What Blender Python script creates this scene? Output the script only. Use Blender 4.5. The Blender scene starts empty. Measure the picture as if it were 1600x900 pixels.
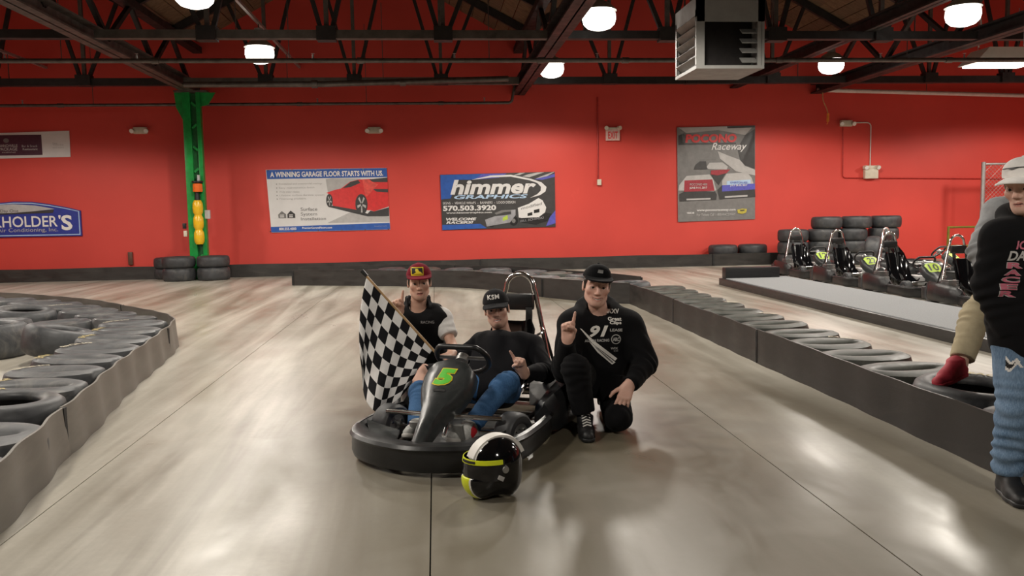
import bpy, bmesh, math, random
import numpy as np
from mathutils import Vector, Matrix, noise
from mathutils.bvhtree import BVHTree

random.seed(7)
SC = bpy.context.scene
COL = SC.collection
R = math.radians
PI = math.pi

# ------------------------------------------------------------------ camera
CAM_H = 1.38
cam_data = bpy.data.cameras.new('camera')
cam = bpy.data.objects.new('camera', cam_data)
COL.objects.link(cam)
cam_data.sensor_width = 36.0
cam_data.lens = 1300.0 / 1600.0 * 36.0
cam_data.clip_start = 0.05
_yaw, _pitch, _roll = R(5.1624), R(5.2336), R(1.0)
_f = Vector((math.sin(_yaw) * math.cos(_pitch), math.cos(_yaw) * math.cos(_pitch), -math.sin(_pitch)))
_r = Vector((math.cos(_yaw), -math.sin(_yaw), 0))
_u = _r.cross(_f)
_r2 = _r * math.cos(_roll) - _u * math.sin(_roll)
_u2 = _r * math.sin(_roll) + _u * math.cos(_roll)
_m = Matrix((_r2, _u2, -_f)).transposed().to_4x4()
_m.translation = Vector((0, 0, CAM_H))
cam.matrix_world = _m
SC.camera = cam

# ------------------------------------------------------------------ world and exposure
world = bpy.data.worlds.new('world')
SC.world = world
world.use_nodes = True
world.node_tree.nodes['Background'].inputs[0].default_value = (1.0, 0.93, 0.85, 1)
world.node_tree.nodes['Background'].inputs[1].default_value = 0.005
SC.view_settings.view_transform = 'Standard'
SC.view_settings.look = 'None'
SC.view_settings.gamma = 1.0
SC.view_settings.use_curve_mapping = False
SC.view_settings.exposure = 0.0
LAMP_POWER = 355.0
LAMP_COLOUR = (1.0, 0.93, 0.83)
LAMP_H = 4.2

# ------------------------------------------------------------------ helpers: objects and labels
def link(name, data, parent=None):
    o = bpy.data.objects.new(name, data)
    COL.objects.link(o)
    if parent is not None:
        o.parent = parent
    return o

def tag(o, label=None, cat=None, group=None, kind=None):
    if label: o['label'] = label
    if cat: o['category'] = cat
    if group: o['group'] = group
    if kind: o['kind'] = kind
    return o

def empty(name, loc=(0, 0, 0), rz=0.0):
    o = link(name, None)
    o.location = loc
    o.rotation_euler = (0, 0, rz)
    o.empty_display_size = 0.1
    return o

def copy_tree(o, parent=None):
    c = o.copy()
    COL.objects.link(c)
    if parent is not None:
        c.parent = parent
    for ch in list(o.children):
        copy_tree(ch, c)
    return c

# ------------------------------------------------------------------ helpers: mesh builder
class MB:
    def __init__(s):
        s.v = []; s.f = []; s.mi = []; s.cur = 0
    def add(s, vs, fs):
        n = len(s.v)
        s.v.extend([tuple(p) for p in vs])
        for f in fs:
            s.f.append(tuple(i + n for i in f)); s.mi.append(s.cur)
        return s
    def box(s, c, d, rot=None, bev=0.0):
        x, y, z = d[0] / 2, d[1] / 2, d[2] / 2
        if bev <= 0:
            vs = [(sx * x, sy * y, sz * z) for sz in (-1, 1) for sy in (-1, 1) for sx in (-1, 1)]
            fs = [(0, 2, 3, 1), (4, 5, 7, 6), (0, 1, 5, 4), (2, 6, 7, 3), (0, 4, 6, 2), (1, 3, 7, 5)]
        else:
            b = min(bev, x * .95, y * .95, z * .95)
            bm = bmesh.new()
            bmesh.ops.create_cube(bm, size=1.0, matrix=Matrix.Diagonal((2 * x, 2 * y, 2 * z, 1)))
            bmesh.ops.bevel(bm, geom=bm.edges[:] + bm.verts[:], offset=b, segments=2, affect='EDGES', profile=0.6)
            bm.verts.ensure_lookup_table()
            vs = [v.co.copy() for v in bm.verts]
            fs = [tuple(v.index for v in f.verts) for f in bm.faces]
            bm.free()
        M = rot if rot is not None else Matrix.Identity(3)
        return s.add([Vector(c) + M @ Vector(p) for p in vs], fs)
    def cyl(s, a, b, ra, rb=None, n=12, cap=True):
        a = Vector(a); b = Vector(b); rb = ra if rb is None else rb
        d = (b - a).normalized()
        u = d.orthogonal().normalized(); w = d.cross(u)
        vs = []
        for p, r in ((a, ra), (b, rb)):
            for i in range(n):
                t = 2 * PI * i / n
                vs.append(p + u * (r * math.cos(t)) + w * (r * math.sin(t)))
        fs = [(i, (i + 1) % n, n + (i + 1) % n, n + i) for i in range(n)]
        if cap:
            fs += [tuple(reversed(range(n))), tuple(range(n, 2 * n))]
        return s.add(vs, fs)
    def tube(s, pts, r, n=10, closed=False, cap=True):
        P = [Vector(p) for p in pts]
        m = len(P)
        rs = r if isinstance(r, (list, tuple)) else [r] * m
        prev = None; vs = []
        for i in range(m):
            if closed:
                t = (P[(i + 1) % m] - P[i - 1])
            else:
                t = P[min(i + 1, m - 1)] - P[max(i - 1, 0)]
            t.normalize()
            if prev is None:
                u = t.orthogonal().normalized()
            else:
                u = (prev - t * prev.dot(t))
                u = u.normalized() if u.length > 1e-6 else t.orthogonal().normalized()
            prev = u; w = t.cross(u)
            for k in range(n):
                a = 2 * PI * k / n
                vs.append(P[i] + (u * math.cos(a) + w * math.sin(a)) * rs[i])
        fs = []
        for i in range(m if closed else m - 1):
            j = (i + 1) % m
            for k in range(n):
                l = (k + 1) % n
                fs.append((i * n + k, i * n + l, j * n + l, j * n + k))
        if cap and not closed:
            fs += [tuple(reversed(range(n))), tuple(range((m - 1) * n, m * n))]
        return s.add(vs, fs)
    def lathe(s, prof, c=(0, 0, 0), n=32, M=None, closed=False):
        """prof: list of (radius, z); revolve about z"""
        m = len(prof); vs = []
        M = M if M is not None else Matrix.Identity(3)
        for i in range(n):
            a = 2 * PI * i / n
            for (r, z) in prof:
                vs.append(Vector(c) + M @ Vector((r * math.cos(a), r * math.sin(a), z)))
        fs = []
        for i in range(n):
            j = (i + 1) % n
            for k in range(m if closed else m - 1):
                l = (k + 1) % m
                fs.append((i * m + k, j * m + k, j * m + l, i * m + l))
        return s.add(vs, fs)
    def loft(s, rings, closed_ring=True, cap=True):
        n = len(rings[0]); vs = [p for rg in rings for p in rg]; fs = []
        for i in range(len(rings) - 1):
            for k in range(n if closed_ring else n - 1):
                l = (k + 1) % n
                fs.append((i * n + k, i * n + l, (i + 1) * n + l, (i + 1) * n + k))
        if cap and closed_ring:
            fs += [tuple(reversed(range(n))), tuple(range((len(rings) - 1) * n, len(rings) * n))]
        return s.add(vs, fs)
    def prism(s, poly, z0, z1, M=None, o=(0, 0, 0)):
        n = len(poly)
        M = M if M is not None else Matrix.Identity(3)
        vs = [Vector(o) + M @ Vector((x, y, z)) for z in (z0, z1) for (x, y) in poly]
        fs = [tuple(reversed(range(n))), tuple(range(n, 2 * n))]
        fs += [(i, (i + 1) % n, n + (i + 1) % n, n + i) for i in range(n)]
        return s.add(vs, fs)
    def mesh(s, name, mats, smooth=40):
        me = bpy.data.meshes.new(name)
        me.from_pydata(s.v, [], s.f)
        for m in (mats if isinstance(mats, (list, tuple)) else [mats]):
            me.materials.append(m)
        if len(me.materials) > 1:
            me.polygons.foreach_set('material_index', s.mi)
        bm = bmesh.new(); bm.from_mesh(me)
        bmesh.ops.recalc_face_normals(bm, faces=bm.faces[:])
        bm.to_mesh(me); bm.free()
        if smooth:
            me.polygons.foreach_set('use_smooth', [True] * len(me.polygons))
            me.set_sharp_from_angle(angle=R(smooth))
        me.update()
        return me
    def build(s, name, mats, parent=None, smooth=40):
        return link(name, s.mesh(name, mats, smooth), parent)

def arc(c, r, a0, a1, n, plane='xz'):
    out = []
    for i in range(n + 1):
        a = a0 + (a1 - a0) * i / n
        p = [c[0], c[1], c[2]]
        i0, i1 = {'x': 0, 'y': 1, 'z': 2}[plane[0]], {'x': 0, 'y': 1, 'z': 2}[plane[1]]
        p[i0] += r * math.cos(a); p[i1] += r * math.sin(a)
        out.append(tuple(p))
    return out

def catmull(pts, n=6, closed=False):
    P = [Vector(p) for p in pts]; m = len(P); out = []
    rng = range(m) if closed else range(m - 1)
    for i in rng:
        p0 = P[i - 1] if (closed or i > 0) else P[0]
        p1 = P[i]; p2 = P[(i + 1) % m]
        p3 = P[(i + 2) % m] if (closed or i + 2 < m) else P[-1]
        for k in range(n):
            t = k / n
            out.append(0.5 * ((2 * p1) + (p2 - p0) * t + (2 * p0 - 5 * p1 + 4 * p2 - p3) * t * t + (3 * p1 - p0 - 3 * p2 + p3) * t ** 3))
    if not closed:
        out.append(P[-1].copy())
    return out

# ------------------------------------------------------------------ helpers: materials
class NT:
    def __init__(s, name):
        s.m = bpy.data.materials.new(name); s.m.use_nodes = True
        s.t = s.m.node_tree; s.b = s.t.nodes['Principled BSDF']
    def n(s, typ, **kw):
        nd = s.t.nodes.new(typ)
        for k, v in kw.items():
            if k in nd.inputs.keys(): nd.inputs[k].default_value = v
            else: setattr(nd, k, v)
        return nd
    def l(s, a, b): s.t.links.new(a, b)
    def ramp(s, fac, stops):
        r = s.n('ShaderNodeValToRGB')
        e = r.color_ramp.elements
        while len(e) < len(stops): e.new(0.5)
        for i, (p, c) in enumerate(stops):
            e[i].position = p
            e[i].color = (*c, 1) if isinstance(c, (tuple, list)) else (c, c, c, 1)
        s.l(fac, r.inputs[0]); return r.outputs[0]
    def mix(s, fac, a, b, mode='MIX'):
        m = s.n('ShaderNodeMix', data_type='RGBA', blend_type=mode)
        for sock, v in ((m.inputs[0], fac), (m.inputs[6], a), (m.inputs[7], b)):
            if hasattr(v, 'links') or hasattr(v, 'is_linked'): s.l(v, sock)
            elif isinstance(v, (int, float)): sock.default_value = v if sock == m.inputs[0] else (v, v, v, 1)
            else: sock.default_value = (*v, 1)
        return m.outputs[2]
    def noise(s, scale=5, detail=4, rough=0.55, vec=None, dist=0.0):
        nd = s.n('ShaderNodeTexNoise'); nd.inputs['Scale'].default_value = scale
        nd.inputs['Detail'].default_value = detail; nd.inputs['Roughness'].default_value = rough
        nd.inputs['Distortion'].default_value = dist
        if vec is not None: s.l(vec, nd.inputs['Vector'])
        return nd.outputs['Fac']
    def pos(s, scale=(1, 1, 1), rot=(0, 0, 0), obj=False):
        src = s.n('ShaderNodeTexCoord').outputs['Object'] if obj else s.n('ShaderNodeNewGeometry').outputs['Position']
        mp = s.n('ShaderNodeMapping'); mp.inputs['Scale'].default_value = scale; mp.inputs['Rotation'].default_value = rot
        s.l(src, mp.inputs[0]); return mp.outputs[0]
    def bump(s, h, strength=0.2, dist=0.01):
        b = s.n('ShaderNodeBump'); b.inputs['Strength'].default_value = strength; b.inputs['Distance'].default_value = dist
        s.l(h, b.inputs['Height']); s.l(b.outputs[0], s.b.inputs['Normal'])

def mat(name, col, rough=0.5, metal=0.0, var=0.25, scale=12.0, bump=0.0, spec=0.5, coat=0.0, stretch=(1, 1, 1), obj=True, emit=0.0, col2=None, bscale=None):
    """principled material with a noise variation of its colour and roughness"""
    t = NT(name)
    v = t.pos(stretch, obj=obj)
    f = t.noise(scale, 5, 0.6, v)
    c2 = col2 if col2 else tuple(max(0, c * (1 - var)) for c in col)
    c1 = tuple(min(1, c * (1 + var * 0.6)) for c in col) if not col2 else col
    t.l(t.ramp(f, [(0.3, c2), (0.7, c1)]), t.b.inputs['Base Color'])
    t.l(t.ramp(f, [(0.25, min(1, rough * 1.2)), (0.75, rough * 0.85)]), t.b.inputs['Roughness'])
    t.b.inputs['Metallic'].default_value = metal
    t.b.inputs['Specular IOR Level'].default_value = spec
    t.b.inputs['Coat Weight'].default_value = coat
    t.b.inputs['Coat Roughness'].default_value = 0.08
    if bump: t.bump(t.noise(bscale or scale * 6, 4, 0.6, v), bump, 0.01)
    if emit:
        t.b.inputs['Emission Color'].default_value = (*col, 1); t.b.inputs['Emission Strength'].default_value = emit
    return t.m

def fabric(name, col, scale=260.0, var=0.18, rough=0.9, fold=0.0):
    t = NT(name)
    v = t.pos((1, 1, 1), obj=True)
    f = t.noise(9, 4, 0.6, v)
    t.l(t.ramp(f, [(0.3, tuple(c * (1 - var) for c in col)), (0.7, tuple(min(1, c * (1 + var)) for c in col))]), t.b.inputs['Base Color'])
    t.b.inputs['Roughness'].default_value = rough
    t.b.inputs['Sheen Weight'].default_value = 0.03
    t.b.inputs['Specular IOR Level'].default_value = 0.15
    t.bump(t.noise(scale, 2, 0.5, v), 0.25, 0.002)
    return t.m
M = {}
# ------------------------------------------------------------------ materials
def make_floor_mat():
    t = NT('polished_concrete')
    P = t.pos((1, 1, 1))
    big = t.noise(0.35, 4, 0.55, P, 0.4)
    streak = t.noise(1.0, 4, 0.55, t.pos((1.9, 0.16, 1), (0, 0, R(9))), 1.2)
    streak2 = t.noise(1.0, 4, 0.55, t.pos((2.8, 0.22, 1), (0, 0, R(-24))), 1.6)
    fine = t.noise(22, 5, 0.7, P)
    c = t.ramp(big, [(0.3, (0.43, 0.40, 0.335)), (0.7, (0.56, 0.53, 0.46))])
    # browned racing line that swings down the middle of the hall (a stain with its own outline)
    sep = t.n('ShaderNodeSeparateXYZ'); t.l(P, sep.inputs[0])
    def mth(op, a, b=None):
        n = t.n('ShaderNodeMath', operation=op)
        for i, v in enumerate((a, b)):
            if v is None: continue
            if isinstance(v, (int, float)): n.inputs[i].default_value = v
            else: t.l(v, n.inputs[i])
        return n.outputs[0]
    x, y = sep.outputs[0], sep.outputs[1]
    yy = mth('SUBTRACT', y, 4.5)
    xc = mth('ADD', mth('MULTIPLY', mth('ABSOLUTE', yy), 0.09), 0.95)
    dx = mth('ABSOLUTE', mth('SUBTRACT', x, xc))
    wob = mth('MULTIPLY', mth('SUBTRACT', t.noise(0.8, 3, .5, t.pos((1.4, .4, 1)), .3), 0.5), 3.2)
    band = mth('ADD', dx, wob)
    far = mth('MULTIPLY', mth('MAXIMUM', mth('SUBTRACT', y, 6.5), 0.0), 0.16)
    m = t.ramp(mth('MULTIPLY', mth('ADD', band, far), 0.25), [(0.16, 0.92), (0.56, 0.0)])
    c = t.mix(m, c, (0.110, 0.092, 0.055))
    s1 = t.ramp(streak, [(0.40, 0.0), (0.70, 0.8)])
    c = t.mix(s1, c, (0.15, 0.125, 0.088))
    s2 = t.ramp(streak2, [(0.46, 0.0), (0.8, 0.5)])
    c = t.mix(s2, c, (0.20, 0.17, 0.13))
    c = t.mix(t.ramp(fine, [(0.35, 0.16), (0.65, 0.0)]), c, (0.17, 0.15, 0.12))
    blot = t.noise(2.2, 2, 0.4, P, 0.2)
    c = t.mix(t.ramp(blot, [(0.55, 0.0), (0.85, 0.25)]), c, (0.55, 0.53, 0.47))
    t.l(c, t.b.inputs['Base Color'])
    rr = t.noise(1.6, 5, 0.65, t.pos((1.2, 0.5, 1)), 0.5)
    t.l(t.ramp(rr, [(0.3, 0.27), (0.7, 0.46)]), t.b.inputs['Roughness'])
    t.b.inputs['Specular IOR Level'].default_value = 0.36
    t.bump(t.noise(9, 5, 0.6, P), 0.06, 0.01)
    return t.m

def make_wall_mat(name, c0, c1):
    t = NT(name)
    P = t.pos((1, 1, 1))
    a = t.noise(0.5, 4, 0.55, P)
    c = t.ramp(a, [(0.3, c0), (0.7, c1)])
    scuff = t.noise(2.2, 6, 0.7, t.pos((1, 1, 0.5)), 0.8)
    c = t.mix(t.ramp(scuff, [(0.66, 0.0), (0.8, 0.3)]), c, tuple(min(1, k * 1.25 + 0.03) for k in c1))
    t.l(c, t.b.inputs['Base Color'])
    t.b.inputs['Roughness'].default_value = 0.6
    t.bump(t.noise(45, 4, 0.6, P), 0.08, 0.005)
    return t.m

def make_rubber(name, c0, c1, rough=0.5, sc=7.0, stretch=(1, 1, 1), dust=(0.2, 0.18, 0.15), damt=0.35):
    t = NT(name)
    P = t.pos(stretch, obj=True)
    oi = t.n('ShaderNodeObjectInfo').outputs['Random']
    ad = t.n('ShaderNodeVectorMath', operation='ADD'); t.l(P, ad.inputs[0])
    sclr = t.n('ShaderNodeMath', operation='MULTIPLY'); sclr.inputs[1].default_value = 37.0; t.l(oi, sclr.inputs[0])
    t.l(sclr.outputs[0], ad.inputs[1])
    V = ad.outputs[0]
    f = t.noise(sc, 6, 0.65, V, 0.4)
    c = t.ramp(f, [(0.3, c0), (0.7, c1)])
    d = t.noise(sc * 0.6, 5, 0.7, V, 0.8)
    c = t.mix(t.ramp(d, [(0.52, 0.0), (0.78, damt)]), c, dust)
    t.l(c, t.b.inputs['Base Color'])
    t.l(t.ramp(f, [(0.3, rough * 0.8), (0.7, rough * 1.25)]), t.b.inputs['Roughness'])
    t.bump(t.noise(sc * 9, 4, 0.6, V), 0.15, 0.004)
    return t.m

M['floor'] = make_floor_mat()
M['joint'] = mat('joint_filler', (0.06, 0.05, 0.04), 0.8)
M['red'] = make_wall_mat('red_wall_paint', (0.58, 0.050, 0.036), (0.68, 0.062, 0.044))
M['block'] = make_wall_mat('pale_block_paint', (0.16, 0.15, 0.14), (0.2, 0.19, 0.17))
M['steel'] = mat('dark_painted_steel', (0.022, 0.018, 0.017), 0.55, 0.2, 0.4, 6)
M['steel2'] = mat('grey_brown_steel', (0.10, 0.085, 0.075), 0.55, 0.3, 0.4, 5)
M['pipe'] = mat('dull_iron_pipe', (0.13, 0.11, 0.10), 0.42, 0.6, 0.35, 7)
M['white_pipe'] = mat('white_pipe', (0.65, 0.60, 0.56), 0.5, 0, 0.1)
M['galv'] = mat('galvanised_metal', (0.42, 0.42, 0.41), 0.4, 0.7, 0.2, 9)
M['chrome'] = mat('chromed_tube', (0.78, 0.77, 0.75), 0.16, 1.0, 0.05)
M['green'] = mat('green_gloss_paint', (0.012, 0.30, 0.055), 0.35, 0, 0.3, 6)
M['heater'] = mat('heater_enamel', (0.27, 0.265, 0.25), 0.5, 0, 0.12, 5)
M['dark'] = mat('black_void', (0.012, 0.011, 0.011), 0.7)
M['tyre'] = make_rubber('tyre_rubber', (0.022, 0.023, 0.025), (0.05, 0.052, 0.056), 0.5)
M['tyre_dusty'] = make_rubber('dusty_tyre_rubber', (0.035, 0.037, 0.04), (0.085, 0.088, 0.092), 0.5, 6, (1, 1, 1), (0.27, 0.25, 0.22), 0.5)
M['tyre_green'] = make_rubber('weathered_tyre_rubber', (0.035, 0.038, 0.032), (0.075, 0.08, 0.068), 0.48, 6, (1, 1, 1), (0.2, 0.19, 0.15), 0.45)
M['belt'] = make_rubber('conveyor_belt_rubber', (0.016, 0.0145, 0.0135), (0.034, 0.030, 0.027), 0.45, 3.5, (0.8, 0.8, 2.5), (0.085, 0.076, 0.066), 0.3)
M['belt_lit'] = make_rubber('lit_belt_rubber', (0.11, 0.10, 0.085), (0.20, 0.185, 0.16), 0.5, 3.0, (0.6, 0.6, 3), (0.24, 0.22, 0.19), 0.4)  # black belt again, with reflected light put into a paler colour
M['letter_y'] = mat('worn_yellow_print', (0.50, 0.40, 0.16), 0.6, 0, 0.55, 40)
M['letter_w'] = mat('worn_cream_print', (0.55, 0.50, 0.38), 0.6, 0, 0.5, 40)
M['carpet'] = mat('grey_carpet', (0.30, 0.31, 0.32), 0.95, 0, 0.2, 60, 0.3)
M['plastic'] = make_rubber('black_scuffed_plastic', (0.008, 0.008, 0.009), (0.020, 0.021, 0.022), 0.32, 5, (1, 1, 1), (0.06, 0.06, 0.06), 0.3)
M['plastic_g'] = make_rubber('charcoal_plastic', (0.020, 0.023, 0.024), (0.045, 0.05, 0.05), 0.34, 6, (1, 1, 1), (0.12, 0.12, 0.12), 0.3)
M['black'] = mat('black_paint', (0.012, 0.012, 0.013), 0.4)
M['gloss_black'] = mat('gloss_black', (0.005, 0.005, 0.006), 0.08, 0, 0.1, 5, 0, 0.5)
M['visor'] = mat('smoked_visor', (0.012, 0.012, 0.013), 0.08, 0.0, 0.1, 5, 0, 0.5)
M['white'] = mat('white_paint', (0.82, 0.80, 0.76), 0.5, 0, 0.05)
M['cream'] = mat('cream_plastic', (0.66, 0.60, 0.48), 0.45, 0, 0.1)
M['neon'] = mat('fluorescent_yellow', (0.72, 0.80, 0.02), 0.35, 0, 0.05)
M['lime'] = mat('lime_green_print', (0.12, 0.66, 0.04), 0.5, 0, 0.05)
M['yel'] = mat('yellow_print', (0.85, 0.68, 0.03), 0.5, 0, 0.06)
M['yelgreen'] = mat('yellow_green_plate', (0.45, 0.62, 0.06), 0.5, 0, 0.15, 30)
M['orange'] = mat('orange_cord_plastic', (0.75, 0.25, 0.03), 0.5)
M['amber'] = mat('amber_lens', (0.85, 0.50, 0.02), 0.25, 0, 0.1)
M['orlens'] = mat('red_orange_lens', (0.85, 0.16, 0.02), 0.3, 0, 0.1)
M['redp'] = mat('red_paint', (0.55, 0.02, 0.03), 0.4, 0, 0.2)
M['carred'] = mat('printed_red', (0.72, 0.03, 0.03), 0.45, 0, 0.12, 14)
M['carpink'] = mat('printed_dark_red', (0.36, 0.03, 0.045), 0.5, 0, 0.2, 20)
M['blue'] = mat('printed_blue', (0.02, 0.10, 0.42), 0.5, 0, 0.15, 10)
M['signblue'] = mat('sign_blue', (0.025, 0.045, 0.30), 0.4, 0, 0.15, 10)
M['carblue'] = mat('printed_violet_blue', (0.10, 0.10, 0.48), 0.5, 0, 0.2, 20)
M['maroon'] = mat('printed_maroon', (0.075, 0.022, 0.045), 0.5, 0, 0.1)
M['pgrey'] = mat('printed_grey', (0.19, 0.185, 0.18), 0.45, 0, 0.15, 8)
M['plgrey'] = mat('printed_light_grey', (0.48, 0.47, 0.46), 0.5, 0, 0.12, 8)
M['pdark'] = mat('printed_charcoal', (0.045, 0.043, 0.043), 0.45, 0, 0.2, 8)
M['bannerw'] = mat('white_vinyl', (0.74, 0.73, 0.72), 0.38, 0, 0.05, 4)
M['skin_seam'] = mat('seam', (0.05, 0.05, 0.05))
M['bronze'] = mat('silver_printed', (0.34, 0.34, 0.36), 0.4, 0, 0.3, 6)
M['ltblue'] = mat('printed_pale_blue', (0.45, 0.62, 0.82), 0.5, 0, 0.12, 8)

def make_wood():
    t = NT('old_roof_boards')
    P = t.pos((0.6, 7, 7))
    f = t.noise(2, 6, 0.65, P, 0.5)
    oi = t.n('ShaderNodeObjectInfo').outputs['Random']
    c = t.ramp(f, [(0.3, (0.10, 0.055, 0.028)), (0.7, (0.24, 0.15, 0.08))])
    c = t.mix(t.ramp(oi, [(0.0, 0.0), (1.0, 0.55)]), c, (0.10, 0.06, 0.035))
    t.l(c, t.b.inputs['Base Color']); t.b.inputs['Roughness'].default_value = 0.8
    t.bump(f, 0.2, 0.01)
    return t.m
M['wood'] = make_wood()
t_ = NT('lamp_glow'); t_.b.inputs['Base Color'].default_value = (0.9, 0.88, 0.82, 1)
t_.b.inputs['Emission Color'].default_value = (1.0, 0.95, 0.86, 1); t_.b.inputs['Emission Strength'].default_value = 3.6
M['glow'] = t_.m

# ------------------------------------------------------------------ flat text as mesh
def text_geo(s, size=1.0, shear=0.0, bold=0.0, sx=1.0, spacing=1.0):
    """returns (verts2d, faces, width, height), origin at the lower left of its ink"""
    cu = bpy.data.curves.new('text', 'FONT')
    cu.body = s; cu.size = 1.0; cu.shear = shear; cu.offset = bold; cu.resolution_u = 3
    cu.space_character = spacing; cu.fill_mode = 'FRONT'
    o = bpy.data.objects.new('text', cu)
    me = bpy.data.meshes.new_from_object(o)
    vs = [(v.co.x, v.co.y) for v in me.vertices]
    fs = [tuple(p.vertices) for p in me.polygons]
    bpy.data.meshes.remove(me); bpy.data.objects.remove(o); bpy.data.curves.remove(cu)
    x0 = min(v[0] for v in vs); y0 = min(v[1] for v in vs)
    x1 = max(v[0] for v in vs); y1 = max(v[1] for v in vs)
    h = y1 - y0
    k = size / h
    vs = [((x - x0) * k * sx, (y - y0) * k) for x, y in vs]
    return vs, fs, (x1 - x0) * k * sx, size

def text_fit(s, x0, y0, x1, y1, **kw):
    """text geometry stretched to fill the rectangle x0..x1, y0..y1"""
    vs, fs, w, h = text_geo(s, 1.0, **kw)
    return [(x0 + (x1 - x0) * x / w, y0 + (y1 - y0) * y / h) for x, y in vs], fs

def subdivide_geo(geo, maxlen):
    """splits long edges of a 2D triangle/quad soup so that it can bend"""
    bm = bmesh.new(); vs, fs = geo
    bv = [bm.verts.new((x, y, 0)) for x, y in vs]
    for f in fs:
        try: bm.faces.new([bv[i] for i in f])
        except ValueError: pass
    bmesh.ops.triangulate(bm, faces=bm.faces[:])
    for it in range(4):
        ed = [e for e in bm.edges if e.calc_length() > maxlen]
        if not ed: break
        bmesh.ops.subdivide_edges(bm, edges=ed, cuts=1)
        bmesh.ops.triangulate(bm, faces=bm.faces[:])
    bm.verts.index_update()
    out = [(v.co.x, v.co.y) for v in bm.verts], [tuple(v.index for v in f.verts) for f in bm.faces]
    bm.free(); return out

# ------------------------------------------------------------------ floor slabs (saw-cut joints every 1.83 m)
def struct(o, label, cat):
    tag(o, label, cat, kind='structure'); return o

X0, X1, YB, YF = -14.0, 17.5, -7.0, 20.15
floor = MB().box(((X0 + X1) / 2, (YB + YF) / 2, -0.15), (X1 - X0, YF - YB, 0.1)).build('floor', M['joint'], smooth=0)
struct(floor, 'polished concrete floor with dark tyre scuffs and long straight joints', 'floor')
xs = [X0] + [-0.055 + 1.83 * k for k in range(-7, 10) if X0 + .3 < -0.055 + 1.83 * k < X1 - .3] + [X1]
ys = [YB, -1.4, 10.62, YF]
for i in range(len(xs) - 1):
    for j in range(len(ys) - 1):
        a, b, c, d = xs[i] + .003, xs[i + 1] - .003, ys[j] + .003, ys[j + 1] - .003
        MB().box(((a + b) / 2, (c + d) / 2, -0.05), (b - a, d - c, 0.1)).build('slab', M['floor'], floor, smooth=0)

WALL_TOP = 7.6
w = MB().box(((X0 + X1) / 2, YF + .15, WALL_TOP / 2 - .1), (X1 - X0 + .6, .3, WALL_TOP + .2)).build('wall_back', M['red'], smooth=0)
struct(w, 'long bright red painted wall behind the track', 'wall')
w = MB().box((X0 - .15, (YB + YF) / 2, WALL_TOP / 2 - .1), (.3, YF - YB, WALL_TOP + .2)).build('wall_left', M['red'], smooth=0)
struct(w, 'red painted side wall beyond the curved tyre barrier', 'wall')
w = MB().box((X1 + .15, (YB + YF) / 2, WALL_TOP / 2 - .1), (.3, YF - YB, WALL_TOP + .2)).build('wall_right', M['red'], smooth=0)
struct(w, 'red painted side wall beyond the pit area', 'wall')
w = MB().box(((X0 + X1) / 2, YB - .15, WALL_TOP / 2 - .1), (X1 - X0 + .6, .3, WALL_TOP + .2)).build('wall_front', M['block'], smooth=0)
struct(w, 'pale block wall closing the hall on the viewer side', 'wall')

# ------------------------------------------------------------------ roof: gabled bays, valleys over the girders
BAY = 7.4
GX = [-5.35 + BAY * k for k in (-1, 0, 1, 2, 3)]
VAL, RID = 5.35, 7.35
ceil = MB().box(((X0 + X1) / 2, (YB + YF) / 2, 7.75), (X1 - X0 + .6, YF - YB + .6, .1)).build('ceiling', M['dark'], smooth=0)
struct(ceil, 'dark roof with old brown timber boards on steel rafters', 'ceiling')
half = BAY / 2
sl = math.hypot(half, RID - VAL); ang = math.atan2(RID - VAL, half)
for gx in GX:
    for sgn in (-1, 1):
        n = 14
        for k in range(n):
            s0 = (k + .5) * sl / n
            cx, cz = gx + sgn * s0 * math.cos(ang), VAL + s0 * math.sin(ang)
            if cx < X0 or cx > X1: continue
            rot = Matrix.Rotation(-sgn * ang, 3, 'Y')
            MB().box((cx, (YB + YF) / 2, cz + .06 + random.uniform(0, .012)), (sl / n - .014, YF - YB, .04), rot).build('board', M['wood'], ceil, smooth=0)
for yy in np.arange(-4.6, 20, 2.3):
    m = MB()
    for gx in GX:
        for sgn in (-1, 1):
            a = Vector((gx, yy, VAL - .06)); b = Vector((gx + sgn * half, yy, RID - .06))
            if min(a.x, b.x) < X0 - .5 and max(a.x, b.x) < X0 + 1: continue
            if b.x > X1 + .5 or a.x > X1 + .5: continue
            rot = Matrix.Rotation(-sgn * ang, 3, 'Y')
            m.box((a + b) / 2, (sl, .09, .16), rot)
    m.build('rafter', M['steel'], ceil, smooth=0)

# ------------------------------------------------------------------ girders along the hall (one thing each, parts = members)
def bar(name, a, b, w_, h_, mt, parent):
    a = Vector(a); b = Vector(b); d = (b - a); L = d.length; d.normalize()
    up = Vector((0, 0, 1)) if abs(d.z) < .95 else Vector((0, 1, 0))
    s_ = d.cross(up).normalized(); t_ = s_.cross(d)
    rot = Matrix((s_, d, t_)).transposed()
    return MB().box((a + b) / 2, (w_, L, h_), rot).build(name, mt, parent, smooth=0)

def ibeam(name, a, b, w_, h_, mt, parent):
    a = Vector(a); b = Vector(b); d = (b - a); L = d.length; d.normalize()
    up = Vector((0, 0, 1)); s_ = d.cross(up).normalized(); t_ = s_.cross(d)
    rot = Matrix((s_, d, t_)).transposed(); m = MB(); c = (a + b) / 2
    m.box(c, (.025, L, h_), rot)
    for k in (-1, 1): m.box(c + t_ * k * (h_ / 2 - .015), (w_, L, .03), rot)
    return m.build(name, mt, parent, smooth=0)

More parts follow.
